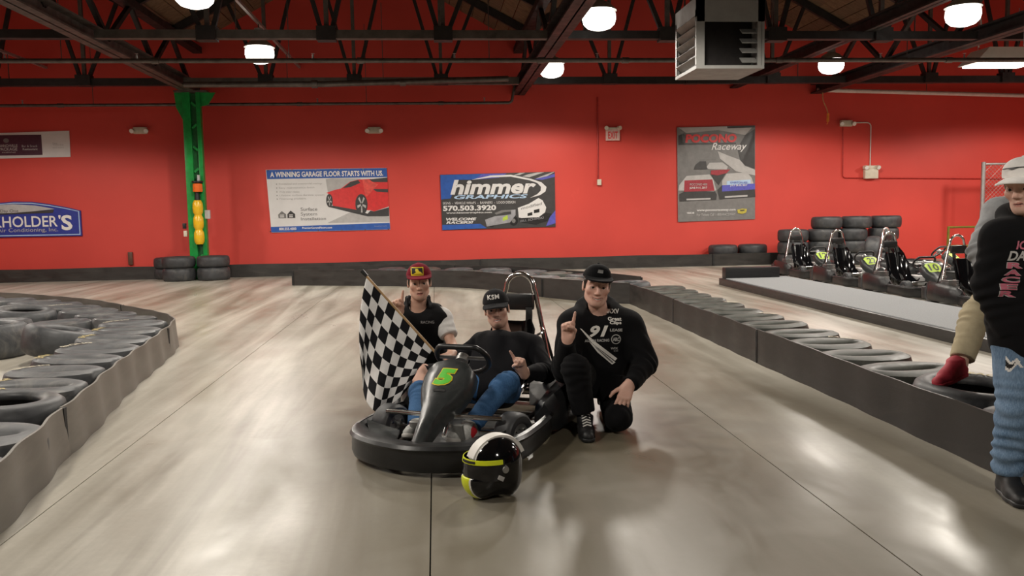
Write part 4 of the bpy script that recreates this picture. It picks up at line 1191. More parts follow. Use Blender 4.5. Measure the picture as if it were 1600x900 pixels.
    for s in (-1, 1):
        rr = []
        for p in catmull([(s * .09, -.80, .70), (s * .10, -.76, .60), (s * .09, -.715, .46), (s * .085, -.655, .28), (s * .06, -.50, .16)], 5):
            rr.append([p + Vector((a, b, 0)) for a, b in ((-.024, .012), (.024, .012), (.024, .020), (-.024, .020))])
        m.loft(rr, True, True)
    m.build('harness', M['dark'], e, smooth=40)
    for s in (-1, 1):
        MB().tube(catmull([(s * .15, -.85, .56), (s * .19, -.80, .53), (s * .14, -.77, .50)], 4), .008, 8).build('harness_bracket', M['chrome'], e)
        MB().tube([(s * .13, -.85, .70), (s * .26, -.98, .10)], .012, 8).build('hoop_brace', M['steel'], e)
    # side pods
    for s in (-1, 1):
        rings = []
        for y, w0, w1, z1 in ((.06, .40, .50, .22), (.0, .385, .545, .27), (-.15, .37, .56, .285), (-.40, .36, .565, .30), (-.60, .37, .56, .31), (-.72, .39, .53, .30), (-.80, .42, .48, .26)):
            rings.append([(s * w0, y, .05), (s * w1 * .98, y, .045), (s * w1, y, .09), (s * (w1 - .006), y, z1 - .05), (s * (w1 - .04), y, z1), (s * (w0 + .05), y, z1 - .03), (s * w0, y, z1 - .09)])
        m = MB(); m.loft(rings, True, True); m.build('side_pod', M['plastic'], e, smooth=35)
    m = MB()
    rp_ = catmull([(-.50, -.70, .13), (-.49, -.86, .13), (-.38, -.945, .13), (0, -.955, .13), (.38, -.945, .13), (.49, -.86, .13), (.50, -.70, .13)], 6)
    rings = []
    for i, p in enumerate(rp_):
        t = (rp_[min(i + 1, len(rp_) - 1)] - rp_[max(i - 1, 0)]).normalized(); n = Vector((t.y, -t.x, 0))
        rings.append([p + n * a + Vector((0, 0, z)) for a, z in ((-.02, -.075), (.02, -.08), (.026, 0), (.02, .08), (-.02, .075))])
    m.loft(rings, True, True); m.build('rear_bumper', M['plastic'], e, smooth=40)
    # engine at the driver's right, tank at the left
    m = MB(); m.box((.31, -.50, .16), (.17, .24, .17), bev=.015)
    for k_ in range(6): m.box((.31, -.50, .255 + k_ * .014), (.15, .2, .006))
    m.build('engine', M['galv'], e)
    MB().cyl((.31, -.70, .25), (.31, -.50, .34), .05, .05, 14).build('air_filter', M['black'], e)
    MB().box((-.29, -.50, .17), (.14, .30, .16), bev=.03).build('fuel_tank', M['plgrey'], e)
    MB().tube([(-.44, -.62, .14), (.44, -.62, .14)], .02, 12).build('rear_axle', M['chrome'], e)
    for s in (-1, 1):
        kart_wheel(e, s * .39, .42, .122, .12, steer)
        kart_wheel(e, s * .46, -.62, .14, .16, 0)
    return e

kart = make_kart('black go-kart with a green number 5 on its nose, driver seated in it', None, '5', None, None, R(-18))
KX, KY, KA = .235, 5.18, R(155)
kart.location = (KX, KY, 0); kart.rotation_euler = (0, 0, KA)
def K(x, y, z):
    """kart coordinates to the hall's"""
    return (KX + x * math.cos(KA) - y * math.sin(KA), KY + x * math.sin(KA) + y * math.cos(KA), z)
nums = [('12', 15.85, 'parked go-kart with a yellow-green plate, farthest in the pit row'), ('22', 14.06, 'parked go-kart with a yellow-green plate, second from the far end of the pit row'),
        ('10', 12.27, 'parked go-kart with a yellow-green plate, third from the far end of the pit row'), ('7', 10.48, 'parked go-kart half hidden behind the stepping person')]
for nmb, y, lab in nums:
    k_ = make_kart(lab, 'go-karts parked in the pit row', nmb, M['yelgreen'], M['pdark'])
    k_.location = (7.42, y, 0); k_.rotation_euler = (0, 0, PI); k_.scale = (1, .93, 1)
k_ = make_kart('parked go-kart standing alone in a second row near the wall', None, '3', M['yelgreen'], M['pdark'])
k_.location = (9.35, 15.1, 0); k_.rotation_euler = (0, 0, R(-150))
# ------------------------------------------------------------------ implicit-surface modeller for figures and the helmet
class SDF:
    def __init__(s, lo, hi, vox):
        s.lo = np.array(lo, dtype=np.float32); s.vox = vox
        s.n = np.maximum(4, np.ceil((np.array(hi) - np.array(lo)) / vox).astype(int) + 1)
        s.D = np.full(tuple(s.n), 9.0, dtype=np.float32)
    def _box(s, lo, hi):
        a = np.clip(np.floor((np.array(lo) - s.lo) / s.vox).astype(int), 0, s.n)
        b = np.clip(np.ceil((np.array(hi) - s.lo) / s.vox).astype(int) + 1, 0, s.n)
        if np.any(b <= a): return None
        sl = tuple(slice(int(i), int(j)) for i, j in zip(a, b))
        ax = [(s.lo[k] + s.vox * np.arange(a[k], b[k], dtype=np.float32)) for k in range(3)]
        return sl, ax[0][:, None, None], ax[1][None, :, None], ax[2][None, None, :]
    def _put(s, sl, d, k, op):
        A = s.D[sl]
        if op == 'add':
            if k > 0:
                h = np.maximum(k - np.abs(A - d), 0) / k
                s.D[sl] = np.minimum(A, d) - h * h * k * .25
            else: s.D[sl] = np.minimum(A, d)
        else:
            d = -d
            if k > 0:
                h = np.maximum(k - np.abs(A - d), 0) / k
                s.D[sl] = np.maximum(A, d) + h * h * k * .25
            else: s.D[sl] = np.maximum(A, d)
    def cap(s, a, b, ra, rb=None, k=.02, cuts=(), op='add', flat=None):
        rb = ra if rb is None else rb
        a = np.array(a, dtype=np.float32); b = np.array(b, dtype=np.float32); r = max(ra, rb) + k + 2 * s.vox
        bx = s._box(np.minimum(a, b) - r, np.maximum(a, b) + r)
        if bx is None: return s
        sl, X, Y, Z = bx
        ba = b - a; L2 = float(ba @ ba) + 1e-12
        px, py, pz = X - a[0], Y - a[1], Z - a[2]
        h = np.clip((px * ba[0] + py * ba[1] + pz * ba[2]) / L2, 0, 1)
        d = np.sqrt((px - h * ba[0]) ** 2 + (py - h * ba[1]) ** 2 + (pz - h * ba[2]) ** 2) - (ra + (rb - ra) * h)
        for (p, n) in cuts:
            n = np.array(n, dtype=np.float32); n = n / np.linalg.norm(n)
            d = np.maximum(d, (X - p[0]) * n[0] + (Y - p[1]) * n[1] + (Z - p[2]) * n[2])
        s._put(sl, d, k, op); return s
    def ell(s, c, r, F=None, k=.02, op='add', cuts=()):
        """F: rows = axes of the ellipsoid"""
        c = np.array(c, dtype=np.float32); r = np.array(r, dtype=np.float32)
        R_ = float(r.max()) + k + 2 * s.vox
        bx = s._box(c - R_, c + R_)
        if bx is None: return s
        sl, X, Y, Z = bx
        x, y, z = X - c[0], Y - c[1], Z - c[2]
        if F is None: q = (x, y, z)
        else: q = tuple(x * F[i][0] + y * F[i][1] + z * F[i][2] for i in range(3))
        k0 = np.sqrt((q[0] / r[0]) ** 2 + (q[1] / r[1]) ** 2 + (q[2] / r[2]) ** 2)
        k1 = np.sqrt((q[0] / r[0] ** 2) ** 2 + (q[1] / r[1] ** 2) ** 2 + (q[2] / r[2] ** 2) ** 2) + 1e-9
        d = k0 * (k0 - 1) / k1
        for (p, n) in cuts:
            n = np.array(n, dtype=np.float32); n = n / np.linalg.norm(n)
            d = np.maximum(d, (X - p[0]) * n[0] + (Y - p[1]) * n[1] + (Z - p[2]) * n[2])
        s._put(sl, d, k, op); return s
    def fn(s, f, lo, hi, k=.0, op='add'):
        bx = s._box(lo, hi)
        sl, X, Y, Z = bx
        s._put(sl, f(X, Y, Z).astype(np.float32), k, op); return s
    def half(s, p, n):
        """keeps the side where (x-p).n < 0"""
        n = np.array(n, dtype=np.float32); n = n / np.linalg.norm(n)
        bx = s._box(s.lo, s.lo + s.n * s.vox); sl, X, Y, Z = bx
        s.D[sl] = np.maximum(s.D[sl], (X - p[0]) * n[0] + (Y - p[1]) * n[1] + (Z - p[2]) * n[2]); return s
    def surf(s):
        """naive surface nets -> verts (N,3), quads (M,4)"""
        D = s.D; S = D < 0
        nx, ny, nz = S.shape
        cnt = np.zeros((nx - 1, ny - 1, nz - 1), dtype=np.int8)
        for i in (0, 1):
            for j in (0, 1):
                for k in (0, 1):
                    cnt += S[i:nx - 1 + i, j:ny - 1 + j, k:nz - 1 + k]
        act = (cnt > 0) & (cnt < 8); del cnt
        cells = np.argwhere(act)
        idx = np.full(act.shape, -1, dtype=np.int32); idx[act] = np.arange(len(cells), dtype=np.int32)
        c = cells
        val = {}
        for i in (0, 1):
            for j in (0, 1):
                for k in (0, 1):
                    val[(i, j, k)] = D[c[:, 0] + i, c[:, 1] + j, c[:, 2] + k]
        P = np.zeros((len(c), 3)); W = np.zeros(len(c))
        for ax in range(3):
            for u in (0, 1):
                for v in (0, 1):
                    a = [0, 0, 0]; b = [0, 0, 0]; o = [q for q in range(3) if q != ax]
                    a[o[0]] = b[o[0]] = u; a[o[1]] = b[o[1]] = v; b[ax] = 1
                    va, vb = val[tuple(a)], val[tuple(b)]
                    cr = (va < 0) != (vb < 0)
                    t = np.where(cr, va / np.where(cr, va - vb, 1), 0)
                    p = np.zeros((len(c), 3)); p[:] = a; p[:, ax] += t
                    P[cr] += p[cr]; W[cr] += 1
        V = (c + P / W[:, None]) * s.vox + s.lo
        Q = []
        for ax in range(3):
            o = [q for q in range(3) if q != ax]
            s0 = [slice(None)] * 3; s1 = [slice(None)] * 3
            s0[ax] = slice(0, -1); s1[ax] = slice(1, None)
            A, B = S[tuple(s0)], S[tuple(s1)]
            e = np.argwhere(A != B)
            ok = (e[:, o[0]] > 0) & (e[:, o[1]] > 0) & (e[:, o[0]] < S.shape[o[0]] - 1) & (e[:, o[1]] < S.shape[o[1]] - 1)
            e = e[ok]
            inside = A[e[:, 0], e[:, 1], e[:, 2]]
            def cid(du, dv):
                q = e.copy(); q[:, o[0]] += du; q[:, o[1]] += dv
                return idx[q[:, 0], q[:, 1], q[:, 2]]
            q = np.stack([cid(-1, -1), cid(0, -1), cid(0, 0), cid(-1, 0)], 1)
            flip = inside if ax != 1 else ~inside
            q[~flip] = q[~flip][:, ::-1]
            Q.append(q)
        return V, np.concatenate(Q)

def vnormals(V, Q):
    n = np.cross(V[Q[:, 2]] - V[Q[:, 0]], V[Q[:, 3]] - V[Q[:, 1]])
    N = np.zeros_like(V)
    for k in range(4): np.add.at(N, Q[:, k], n)
    return N / (np.linalg.norm(N, axis=1, keepdims=True) + 1e-12)

def relax(V, Q, it=1, lam=.5):
    for _ in range(it):
        A = np.zeros_like(V); W = np.zeros(len(V))
        for k in range(4):
            for j in (1, 3):
                np.add.at(A, Q[:, k], V[Q[:, (k + j) % 4]]); np.add.at(W, Q[:, k], 1)
        V = V * (1 - lam) + lam * A / np.maximum(W, 1)[:, None]
    return V

def nets_mesh(name, V, Q, mats, col=None, mi=None):
    me = bpy.data.meshes.new(name)
    me.vertices.add(len(V)); me.vertices.foreach_set('co', V.astype(np.float32).ravel())
    me.loops.add(len(Q) * 4); me.loops.foreach_set('vertex_index', Q.astype(np.int32).ravel())
    me.polygons.add(len(Q)); me.polygons.foreach_set('loop_start', np.arange(0, len(Q) * 4, 4, dtype=np.int32))
    me.polygons.foreach_set('use_smooth', np.ones(len(Q), dtype=bool))
    for m in (mats if isinstance(mats, (list, tuple)) else [mats]): me.materials.append(m)
    if mi is not None: me.polygons.foreach_set('material_index', mi.astype(np.int32))
    me.update(calc_edges=True)
    if col is not None:
        at = me.color_attributes.new('tint', 'FLOAT_COLOR', 'POINT')
        c4 = np.ones((len(V), 4), dtype=np.float32); c4[:, :3] = col
        at.data.foreach_set('color', c4.ravel())
    return me

def folds(V, N, amp=.004, seed=0, freq=1.0, joints=()):
    """cloth folds: displaces along the normals"""
    rs = np.random.RandomState(seed); d = np.zeros(len(V))
    W = V + .02 * np.sin(V[:, [1, 2, 0]] * 17 + seed)
    for f, a in ((14, .5), (26, .35), (45, .2)):
        for _ in range(2):
            k = rs.normal(size=3); k /= np.linalg.norm(k)
            d += a * np.sin(W @ (k * f * freq) + rs.uniform(0, 6.28))
    d = d * amp
    for (p, ax, r_, a, pitch) in joints:
        p = np.array(p); ax = np.array(ax, dtype=float); ax /= np.linalg.norm(ax)
        q = V - p; t = q @ ax; dist = np.linalg.norm(q, axis=1)
        wob = .012 * np.sin(V @ np.array([31., 23., 27.]) + seed)
        d += a * np.sin((t + wob) * 2 * PI / pitch) * np.exp(-(dist / r_) ** 2)
    return V + N * d[:, None]

def tinted(name, rough=.55, sss=.08, spec=.4, bump=.05, bs=400):
    t = NT(name)
    a = t.n('ShaderNodeAttribute', attribute_name='tint')
    n_ = t.noise(60, 3, .6, t.pos((1, 1, 1), obj=True))
    c = t.mix(t.ramp(n_, [(.3, .0), (.7, .12)]), a.outputs['Color'], (.5, .22, .15))
    t.l(c if sss else a.outputs['Color'], t.b.inputs['Base Color'])
    t.b.inputs['Roughness'].default_value = rough; t.b.inputs['Specular IOR Level'].default_value = spec
    if sss:
        t.b.inputs['Subsurface Weight'].default_value = sss; t.b.inputs['Subsurface Radius'].default_value = (.012, .005, .003)
    t.bump(t.noise(bs, 3, .6, t.pos((1, 1, 1), obj=True)), bump, .002)
    return t.m
M['skin'] = tinted('skin')
M['blackcloth'] = fabric('black_cotton', (.006, .006, .007)); M['blackcloth2'] = fabric('black_knit', (.008, .008, .010), 400)
M['blackpants'] = fabric('black_twill', (.006, .006, .007), 500); M['vest'] = fabric('black_quilted_nylon', (.007, .007, .008), 200, rough=.7)
M['tee'] = fabric('white_cotton', (.72, .71, .69)); M['greyknit'] = fabric('grey_marl_knit', (.33, .34, .35), 220, .25)
M['khaki'] = fabric('khaki_twill', (.42, .36, .24), 400); M['maroonhat'] = fabric('maroon_felt', (.20, .012, .025), 500)
M['blackhat'] = fabric('black_felt', (.006, .006, .007), 500); M['greyhat'] = fabric('charcoal_felt', (.022, .022, .024), 500); M['whitehat'] = fabric('white_canvas', (.84, .82, .79), 500)
def denim(name, c0, c1):
    t = NT(name); v = t.pos((1, 1, 1), obj=True)
    f = t.noise(7, 5, .65, v, .3); g_ = t.noise(300, 2, .5, t.pos((1, 1, .15), obj=True))
    c = t.ramp(f, [(.3, c0), (.72, c1)])
    c = t.mix(t.ramp(g_, [(.4, .0), (.7, .35)]), c, tuple(min(1, q * 1.7 + .02) for q in c1))
    t.l(c, t.b.inputs['Base Color']); t.b.inputs['Roughness'].default_value = .85; t.b.inputs['Specular IOR Level'].default_value = .2
    t.bump(g_, .2, .002); return t.m
M['denim'] = denim('blue_denim', (.025, .075, .18), (.06, .15, .31)); M['denim2'] = denim('faded_denim', (.06, .12, .21), (.19, .28, .40))
M['eye'] = mat('eye_white', (.7, .67, .63), .2, var=.02); M['iris'] = mat('iris_brown', (.03, .018, .012), .15, var=.1)
M['hair_d'] = mat('dark_brown_hair', (.035, .022, .014), .5, 0, .5, 120); M['hair_l'] = mat('light_brown_hair', (.16, .10, .055), .5, 0, .4, 120)
M['shoeblack'] = mat('black_shoe', (.012, .012, .013), .5); M['shoered'] = mat('red_canvas_shoe', (.42, .03, .05), .7); M['shoewhite'] = mat('pale_grey_shoe', (.5, .5, .48), .6, 0, .35, 30)
M['sole'] = mat('white_sole', (.55, .53, .5), .6)

# ------------------------------------------------------------------ full-face helmet on the floor
def make_helmet():
    e = tag(empty('racing_helmet'), 'glossy black full-face helmet with white and fluorescent yellow stripe on the floor', 'helmet')
    F = SDF((-.15, -.19, -.01), (.15, .20, .32), .003)
    F.ell((0, -.01, .165), (.125, .150, .140), k=.0)
    F.ell((0, .055, .10), (.108, .118, .105), k=.03)
    F.ell((0, -.04, .09), (.112, .11, .11), k=.03)
    F.half((0, 0, .006), (0, 0, -1))
    F.half((0, -.12, .03), (0, -.55, -.8))
    # eye port
    def port(X, Y, Z):
        zc = .163; dz = np.abs(Z - zc + .10 * (Y - .08) * 0) - (.040 + 0 * X)
        d = np.maximum(dz, .045 - Y + 0 * X + 0 * Z)
        d = np.maximum(d, np.abs(X) - .13 + 0 * Y + 0 * Z)
        return d
    F.fn(port, (-.15, .02, .09), (.15, .20, .24), .008, 'sub')
    F.ell((0, .0, .14), (.098, .118, .112), k=.004, op='sub')
    F.ell((0, .0, .0), (.085, .11, .14), k=.004, op='sub')
    V, Q = F.surf(); V = relax(V, Q, 2)
    C = V[Q].mean(1); mi = np.zeros(len(Q), int)
    st = (np.abs(C[:, 0]) < .032 + .01 * (C[:, 1] > 0.05))
    mi[st & (C[:, 2] > .19)] = 1
    mi[st & (C[:, 2] < .13) & (C[:, 1] > .06)] = 2
    edge = (np.abs(np.abs(C[:, 0]) - .045) < .005) & (C[:, 2] < .13) & (C[:, 1] > .05)
    mi[edge] = 1
    link('shell', nets_mesh('shell', V, Q, [M['gloss_black'], M['white'], M['neon']], None, mi), e)
    # visor: curved patch in front of the eye port
    def patch(z0, z1, a0, a1, g_, name, mt, th=.004, n=28, nz=8):
        rings = []
        for i in range(n + 1):
            a = a0 + (a1 - a0) * i / n; fo = []; ba = []
            for j in range(nz + 1):
                z = z0 + (z1 - z0) * j / nz
                zz = (z - .15) / .16; s_ = math.sqrt(max(.05, 1 - zz * zz))
                rx, ry = (.128 + g_) * s_ ** .5, (.160 + g_) * s_ ** .6
                fo.append((rx * math.sin(a), .0 + ry * math.cos(a), z)); ba.append(((rx - th) * math.sin(a), (ry - th) * math.cos(a), z))
            rings.append(fo + ba[::-1])
        m = MB(); m.loft(rings, True, True); return m.build(name, mt, e, smooth=45)
    patch(.112, .212, R(-88), R(88), .004, 'visor', M['visor'])
    patch(.192, .214, R(-84), R(84), .008, 'visor_strip', M['neon'])
    patch(.198, .209, R(-30), R(10), .011, 'strip_print', M['dark'], .002)
    for s in (-1, 1):
        MB().cyl((s * .122, .005, .165), (s * .140, .005, .165), .021, .017, 18).build('visor_pivot', M['galv'], e)
        MB().box((s * .131, .03, .125), (.006, .035, .022), Matrix.Rotation(.5, 3, 'X'), bev=.002).build('side_emblem', M['plgrey'], e)
    # ridge / spoiler along the crown
    rings = []
    for i in range(17):
        a = R(20 + i * 9.0)
        y, z = -.01 + .150 * math.cos(a), .165 + .140 * math.sin(a)
        lift = .004 + .018 * max(0, (i - 6) / 10) ** 1.2
        c = Vector((0, y, z)); n = Vector((0, math.cos(a) / .150, math.sin(a) / .140)).normalized(); wd = .034
        rings.append([c + Vector((-wd, 0, 0)) - n * .012, c + Vector((-wd, 0, 0)) + n * lift * .7, c + n * lift, c + Vector((wd, 0, 0)) + n * lift * .7, c + Vector((wd, 0, 0)) - n * .012, c - n * .006])
    m = MB(); m.loft(rings, True, True); m.build('crown_stripe', M['white'], e, smooth=50)
    MB().tube([(.085, -.10, .03), (.10, -.115, .022), (.105, -.10, .012)], .008, 8).build('strap_ring', M['chrome'], e)
    return e
helmet = make_helmet()
helmet.location = (.25, 3.96, 0); helmet.rotation_euler = (0, 0, R(116)); helmet.scale = (.95, .95, .98)
# ------------------------------------------------------------------ people
A_ = lambda *p: np.array(p, dtype=float)
def frame(fwd, up):
    f = np.array(fwd, float); f /= np.linalg.norm(f); u = np.array(up, float); u -= f * (u @ f); u /= np.linalg.norm(u)
    return np.array([np.cross(f, u), f, u])      # rows: person's right, forward, up

def head_sdf(F, c, H, s=1.0, nose=1.0, jaw=1.0, smile=0.0):
    """adds a head; c = point between the ears at eye height, H = frame"""
    T = lambda x, y, z: c + s * (H[0] * x + H[1] * y + H[2] * z)
    E_ = lambda p, r, k=.02, op='add': F.ell(T(*p), tuple(q * s for q in r), H, k * s, op)
    C_ = lambda a, b, ra, rb=None, k=.012, op='add': F.cap(T(*a), T(*b), ra * s, (rb if rb else ra) * s, k * s, (), op)
    E_((0, -.012, .034), (.076, .097, .090), .0)
    E_((0, .018, -.03), (.063 * jaw, .076, .085), .03)
    E_((0, .048, -.083), (.040 * jaw, .040, .034), .03)
    C_((-.042 * jaw, .01, -.07), (-.014, .072, -.10), .017, .015, .03); C_((.042 * jaw, .01, -.07), (.014, .072, -.10), .017, .015, .03)
    for x in (-1, 1):
        E_((x * .044, .062, -.022), (.022, .022, .02), .025)                                  # cheekbone
        C_((x * .018, .0825, .036), (x * .050, .070, .027), .0075, .007, .02)                     # brow ridge
    for x in (-1, 1): E_((x * .030, .0965, .002), (.017, .0115, .0095), .012, 'sub')
    C_((0, .087, .012), (0, .110 + .006 * nose, -.030), .008, .0115, .014)                         # nose
    for x in (-1, 1): E_((x * .0125, .100, -.036), (.009, .011, .008), .008)
    for x in (-1, 1):
        C_((x * .020, .0865, .0088), (x * .034, .0855, .0095), .0045, .0045, .004); C_((x * .034, .0855, .0095), (x * .048, .0755, .0045), .0045, .005, .004)                    # upper lid
        C_((x * .020, .0865, -.0080), (x * .047, .0755, -.005), .0046, .005, .006)
    mw, up = .022 + .009 * smile, .0075 * smile
    for x in (-1, 1):
        C_((x * mw, .081, -.0665 + up), (0, .0945, -.0635), .0055, .0065, .008)
        C_((x * mw * .85, .081, -.0755 + up * .7), (0, .087, -.0775 - .002 * smile), .006, .0078, .008)
        if smile: C_((x * (mw + .006), .074, -.066 + up), (x * .026, .080, -.035), .004, .006, .012)
    E_((0, .0925, -.0705), (.022, .010, .0017 + .0025 * smile), .004, 'sub')
    if smile: E_((0, .083, -.0695), (mw * .85, .009, .0055), .0)
    for x in (-1, 1):
        E_((x * .079, -.008, -.008), (.009, .020, .032), .008)
        E_((x * .087, -.002, -.006), (.006, .010, .018), .004, 'sub')

def face_tint(V, c, H, s, skin, stubble=0.0, goatee=0.0, smile=0.0, brow=(.05, .03, .02)):
    q = ((V - c) / s) @ H.T
    x, y, z = np.abs(q[:, 0]), q[:, 1], q[:, 2]
    col = np.tile(np.array(skin, float), (len(V), 1))
    def blend(w, rgb):
        nonlocal col
        w = np.clip(w, 0, 1)[:, None]; col = col * (1 - w) + np.array(rgb) * w
    head = (np.abs(q).max(1) < .16).astype(float)
    bump_ = lambda cx, cy, cz, rx, ry, rz: np.clip(1.6 - 1.6 * np.sqrt(((x - cx) / rx) ** 2 + ((y - cy) / ry) ** 2 + ((z - cz) / rz) ** 2), 0, 1)
    blend(.35 * bump_(.045, .07, -.035, .03, .04, .03) * head, (.62, .22, .16))
    blend(.30 * bump_(0, .115, -.03, .02, .03, .02) * head, (.60, .24, .17))
    fr = head * (y > .03)
    blend(stubble * np.clip((-.045 - z) / .03, 0, 1) * fr * (1 - bump_(0, .09, -.07, .03, .04, .018)), (.10, .07, .055))
    blend(goatee * np.maximum(bump_(0, .08, -.105, .03, .05, .025), .8 * bump_(0, .095, -.055, .028, .03, .008)), (.05, .03, .02))
    mw = .022 + .009 * smile; zc = -.0705 + .0075 * smile * (x / mw) ** 2; tp = np.clip(1.1 - (x / mw) ** 2, 0, 1)
    blend(.8 * (np.abs(z - zc - .006) < .0042 * tp) * fr * (y > .06), (.48, .17, .14)); blend(.8 * (np.abs(z - zc + .0065) < .0052 * tp) * fr * (y > .06), (.50, .19, .155))
    blend((np.abs(z - zc) < .0022) * (x < mw) * fr * (y > .06), (.10, .03, .03))
    if smile:
        blend((np.abs(z - zc) < .0040 * np.clip(1 - (x / (mw * .85)) ** 2, 0, 1)) * fr * (y > .06), (.80, .76, .70))
    zb = .037 - .16 * (x - .012)
    blend(.75 * (np.abs(z - zb) < .0036) * (x > .012) * (x < .054) * fr * (y > .05), brow)
    blend(.35 * bump_(.032, .085, .004, .022, .03, .014) * head, (.30, .16, .12))
    return col

def eyes(parent, c, H, s, look=(0, 0)):
    for x in (-1, 1):
        p = c + s * (H[0] * x * .0315 + H[1] * .0775 + H[2] * .0)
        g_ = H[1] + H[0] * (look[0] + .10 * x) + H[2] * look[1]; g_ /= np.linalg.norm(g_)
        rot = Vector((0, 0, 1)).rotation_difference(Vector(g_)).to_matrix()
        m = MB(); n = 16
        prof = [(.0125 * s * math.sin(a), .0125 * s * math.cos(a)) for a in [PI * i / 14 for i in range(15)]]
        m.lathe(prof, p, n, rot)
        mi = []
        for i in range(n):
            for k in range(14): mi.append(1 if k < 3 else 0)
        m.mi = mi
        m.build('eye', [M['eye'], M['iris']], parent, smooth=80)

def hand_sdf(F, w, d, nrm, side, curls, s=1.0, thumb='rest', splay=1.0):
    """w wrist, d towards the knuckles, nrm the palm's facing (fingers curl to it), side = thumb side"""
    d = np.array(d, float); d /= np.linalg.norm(d); nrm = np.array(nrm, float); nrm -= d * (nrm @ d); nrm /= np.linalg.norm(nrm)
    sd = np.cross(d, nrm); sd = sd if sd @ np.array(side, float) > 0 else -sd
    offs = [.029, .0097, -.0097, -.028]; lens = [.074, .082, .076, .060]; spl = [6, 1.5, -3, -9]; adv = [.092, .096, .091, .083]
    F.cap(w - d * .03, w + d * .012, .0285 * s, .026 * s, .02)
    for i in range(4):
        mcp = w + s * (d * adv[i] + sd * offs[i])
        F.cap(w + s * (d * .012 + sd * offs[i] * .62), mcp, .0175 * s, .0135 * s, .014)
        a = R(spl[i] * splay); dd = d * math.cos(a) + sd * math.sin(a); nn = nrm
        p = mcp; ang_ = 0; rad = [.0105, .0095, .0085, .0072]
        for j, fr in enumerate((.46, .30, .24)):
            ang_ += R(curls[i][j]); q = p + s * lens[i] * fr * (dd * math.cos(ang_) + nn * math.sin(ang_))
            f_ = .92 if i == 3 else 1.0
            F.cap(p, q, rad[j] * s * f_, rad[j + 1] * s * f_, .004 if j else .007); p = q
    b0 = w + s * (d * .022 + sd * .024 + nrm * .006)
    if thumb == 'cross':
        b1 = b0 + s * (d * .040 + sd * .012 + nrm * .022); b2 = b1 + s * (d * .020 - sd * .016 + nrm * .022); b3 = b2 + s * (d * .006 - sd * .024 + nrm * .004)
    elif thumb == 'out':
        b1 = b0 + s * (d * .030 + sd * .030 + nrm * .008); b2 = b1 + s * (d * .026 + sd * .018 + nrm * .006); b3 = b2 + s * (d * .024 + sd * .006 + nrm * .006)
    else:
        b1 = b0 + s * (d * .036 + sd * .020 + nrm * .014); b2 = b1 + s * (d * .030 + sd * .004 + nrm * .012); b3 = b2 + s * (d * .024 - sd * .004 + nrm * .008)
    F.cap(w + s * (d * .005 + sd * .012), b0, .018 * s, .018 * s, .015); F.cap(b0, b1, .0165 * s, .0125 * s, .010); F.cap(b1, b2, .0122 * s, .0108 * s, .005); F.cap(b2, b3, .0108 * s, .0088 * s, .004)

POINT = [(4, 4, 3), (78, 95, 60), (80, 96, 60), (82, 98, 60)]
GRIP = [(55, 75, 40)] * 4
FLAT = [(18, 16, 10), (20, 18, 10), (22, 20, 12), (26, 22, 12)]

def bounds(J, pad=.2):
    P = np.array([v for v in J.values()]); return P.min(0) - pad, P.max(0) + pad

def body_sdf(F, J, s=1.0, thin=0.0):
    pel = (J['hipR'] + J['hipL']) / 2; nk = J['neck']
    for S in 'RL':
        F.cap(J['hip' + S] * .72 + pel * .28, J['sh' + S] * .62 + nk * .38 - (nk - pel) / np.linalg.norm(nk - pel) * .05, (.098 - thin) * s, (.098 - thin) * s, .04)
    F.cap(J['hipR'], J['hipL'], (.098 - thin) * s, None, .04)
    F.cap(pel, nk * .75 + pel * .25, (.10 - thin) * s, (.105 - thin) * s, .04)
    F.cap(J['shR'], J['shL'], (.062 - thin) * s, None, .05)
    F.cap(nk - (nk - pel) * .04, J['head'] - J['H'][2] * .05 * s - J['H'][1] * .008 * s, .060 * s, .055 * s, .03)
    for S in 'RL':
        F.cap(J['sh' + S], J['el' + S], (.056 - thin) * s, (.044 - thin * .7) * s, .03); F.cap(J['el' + S], J['wr' + S], (.044 - thin * .5) * s, .028 * s, .015)
        F.cap(J['hip' + S], J['kn' + S], (.086 - thin) * s, (.06 - thin) * s, .03); F.cap(J['kn' + S], J['an' + S], (.058 - thin) * s, (.038 - thin * .3) * s, .02)
        F.cap(J['an' + S], J['an' + S] * .62 + J['toe' + S] * .38, .034 * s, .022 * s, .02)

def top_garment(J, lo, hi, vox, s=1.0, inf=.03, arm=.026, cuff=.0, hem=.10, belly=.0, sleeves='long', k=.04, neck_r=.075):
    F = SDF(lo, hi, vox)
    pel = (J['hipR'] + J['hipL']) / 2; nk = J['neck']; up = (nk - pel) / np.linalg.norm(nk - pel)
    bot = pel - up * hem * .3
    for S in 'RL':
        F.cap(J['hip' + S] * .72 + pel * .28 - up * .02, J['sh' + S] * .62 + nk * .38 - up * .05, (.098 + inf + belly) * s, (.098 + inf) * s, k)
    F.cap(pel, nk * .75 + pel * .25, (.10 + inf + belly) * s, (.105 + inf) * s, k)
    F.cap(J['shR'], J['shL'], (.062 + inf * .7) * s, None, k)
    F.half(bot - up * hem, -up)
    for S in 'RL':
        sh, el, wr = J['sh' + S], J['el' + S], J['wr' + S]
        if sleeves == 'long':
            ax = (wr - el) / np.linalg.norm(wr - el); end = wr - ax * cuff
            F.cap(sh, el, (.056 + arm) * s, (.046 + arm) * s, .03)
            F.cap(el, wr, (.046 + arm) * s, (.034 + arm * .55) * s, .02, [(end, ax)])
        elif sleeves == 'short':
            ax = (el - sh) / np.linalg.norm(el - sh); end = sh + (el - sh) * .62
            F.cap(sh, el, (.056 + arm) * s, (.054 + arm) * s, .03, [(end, ax)])
    return F

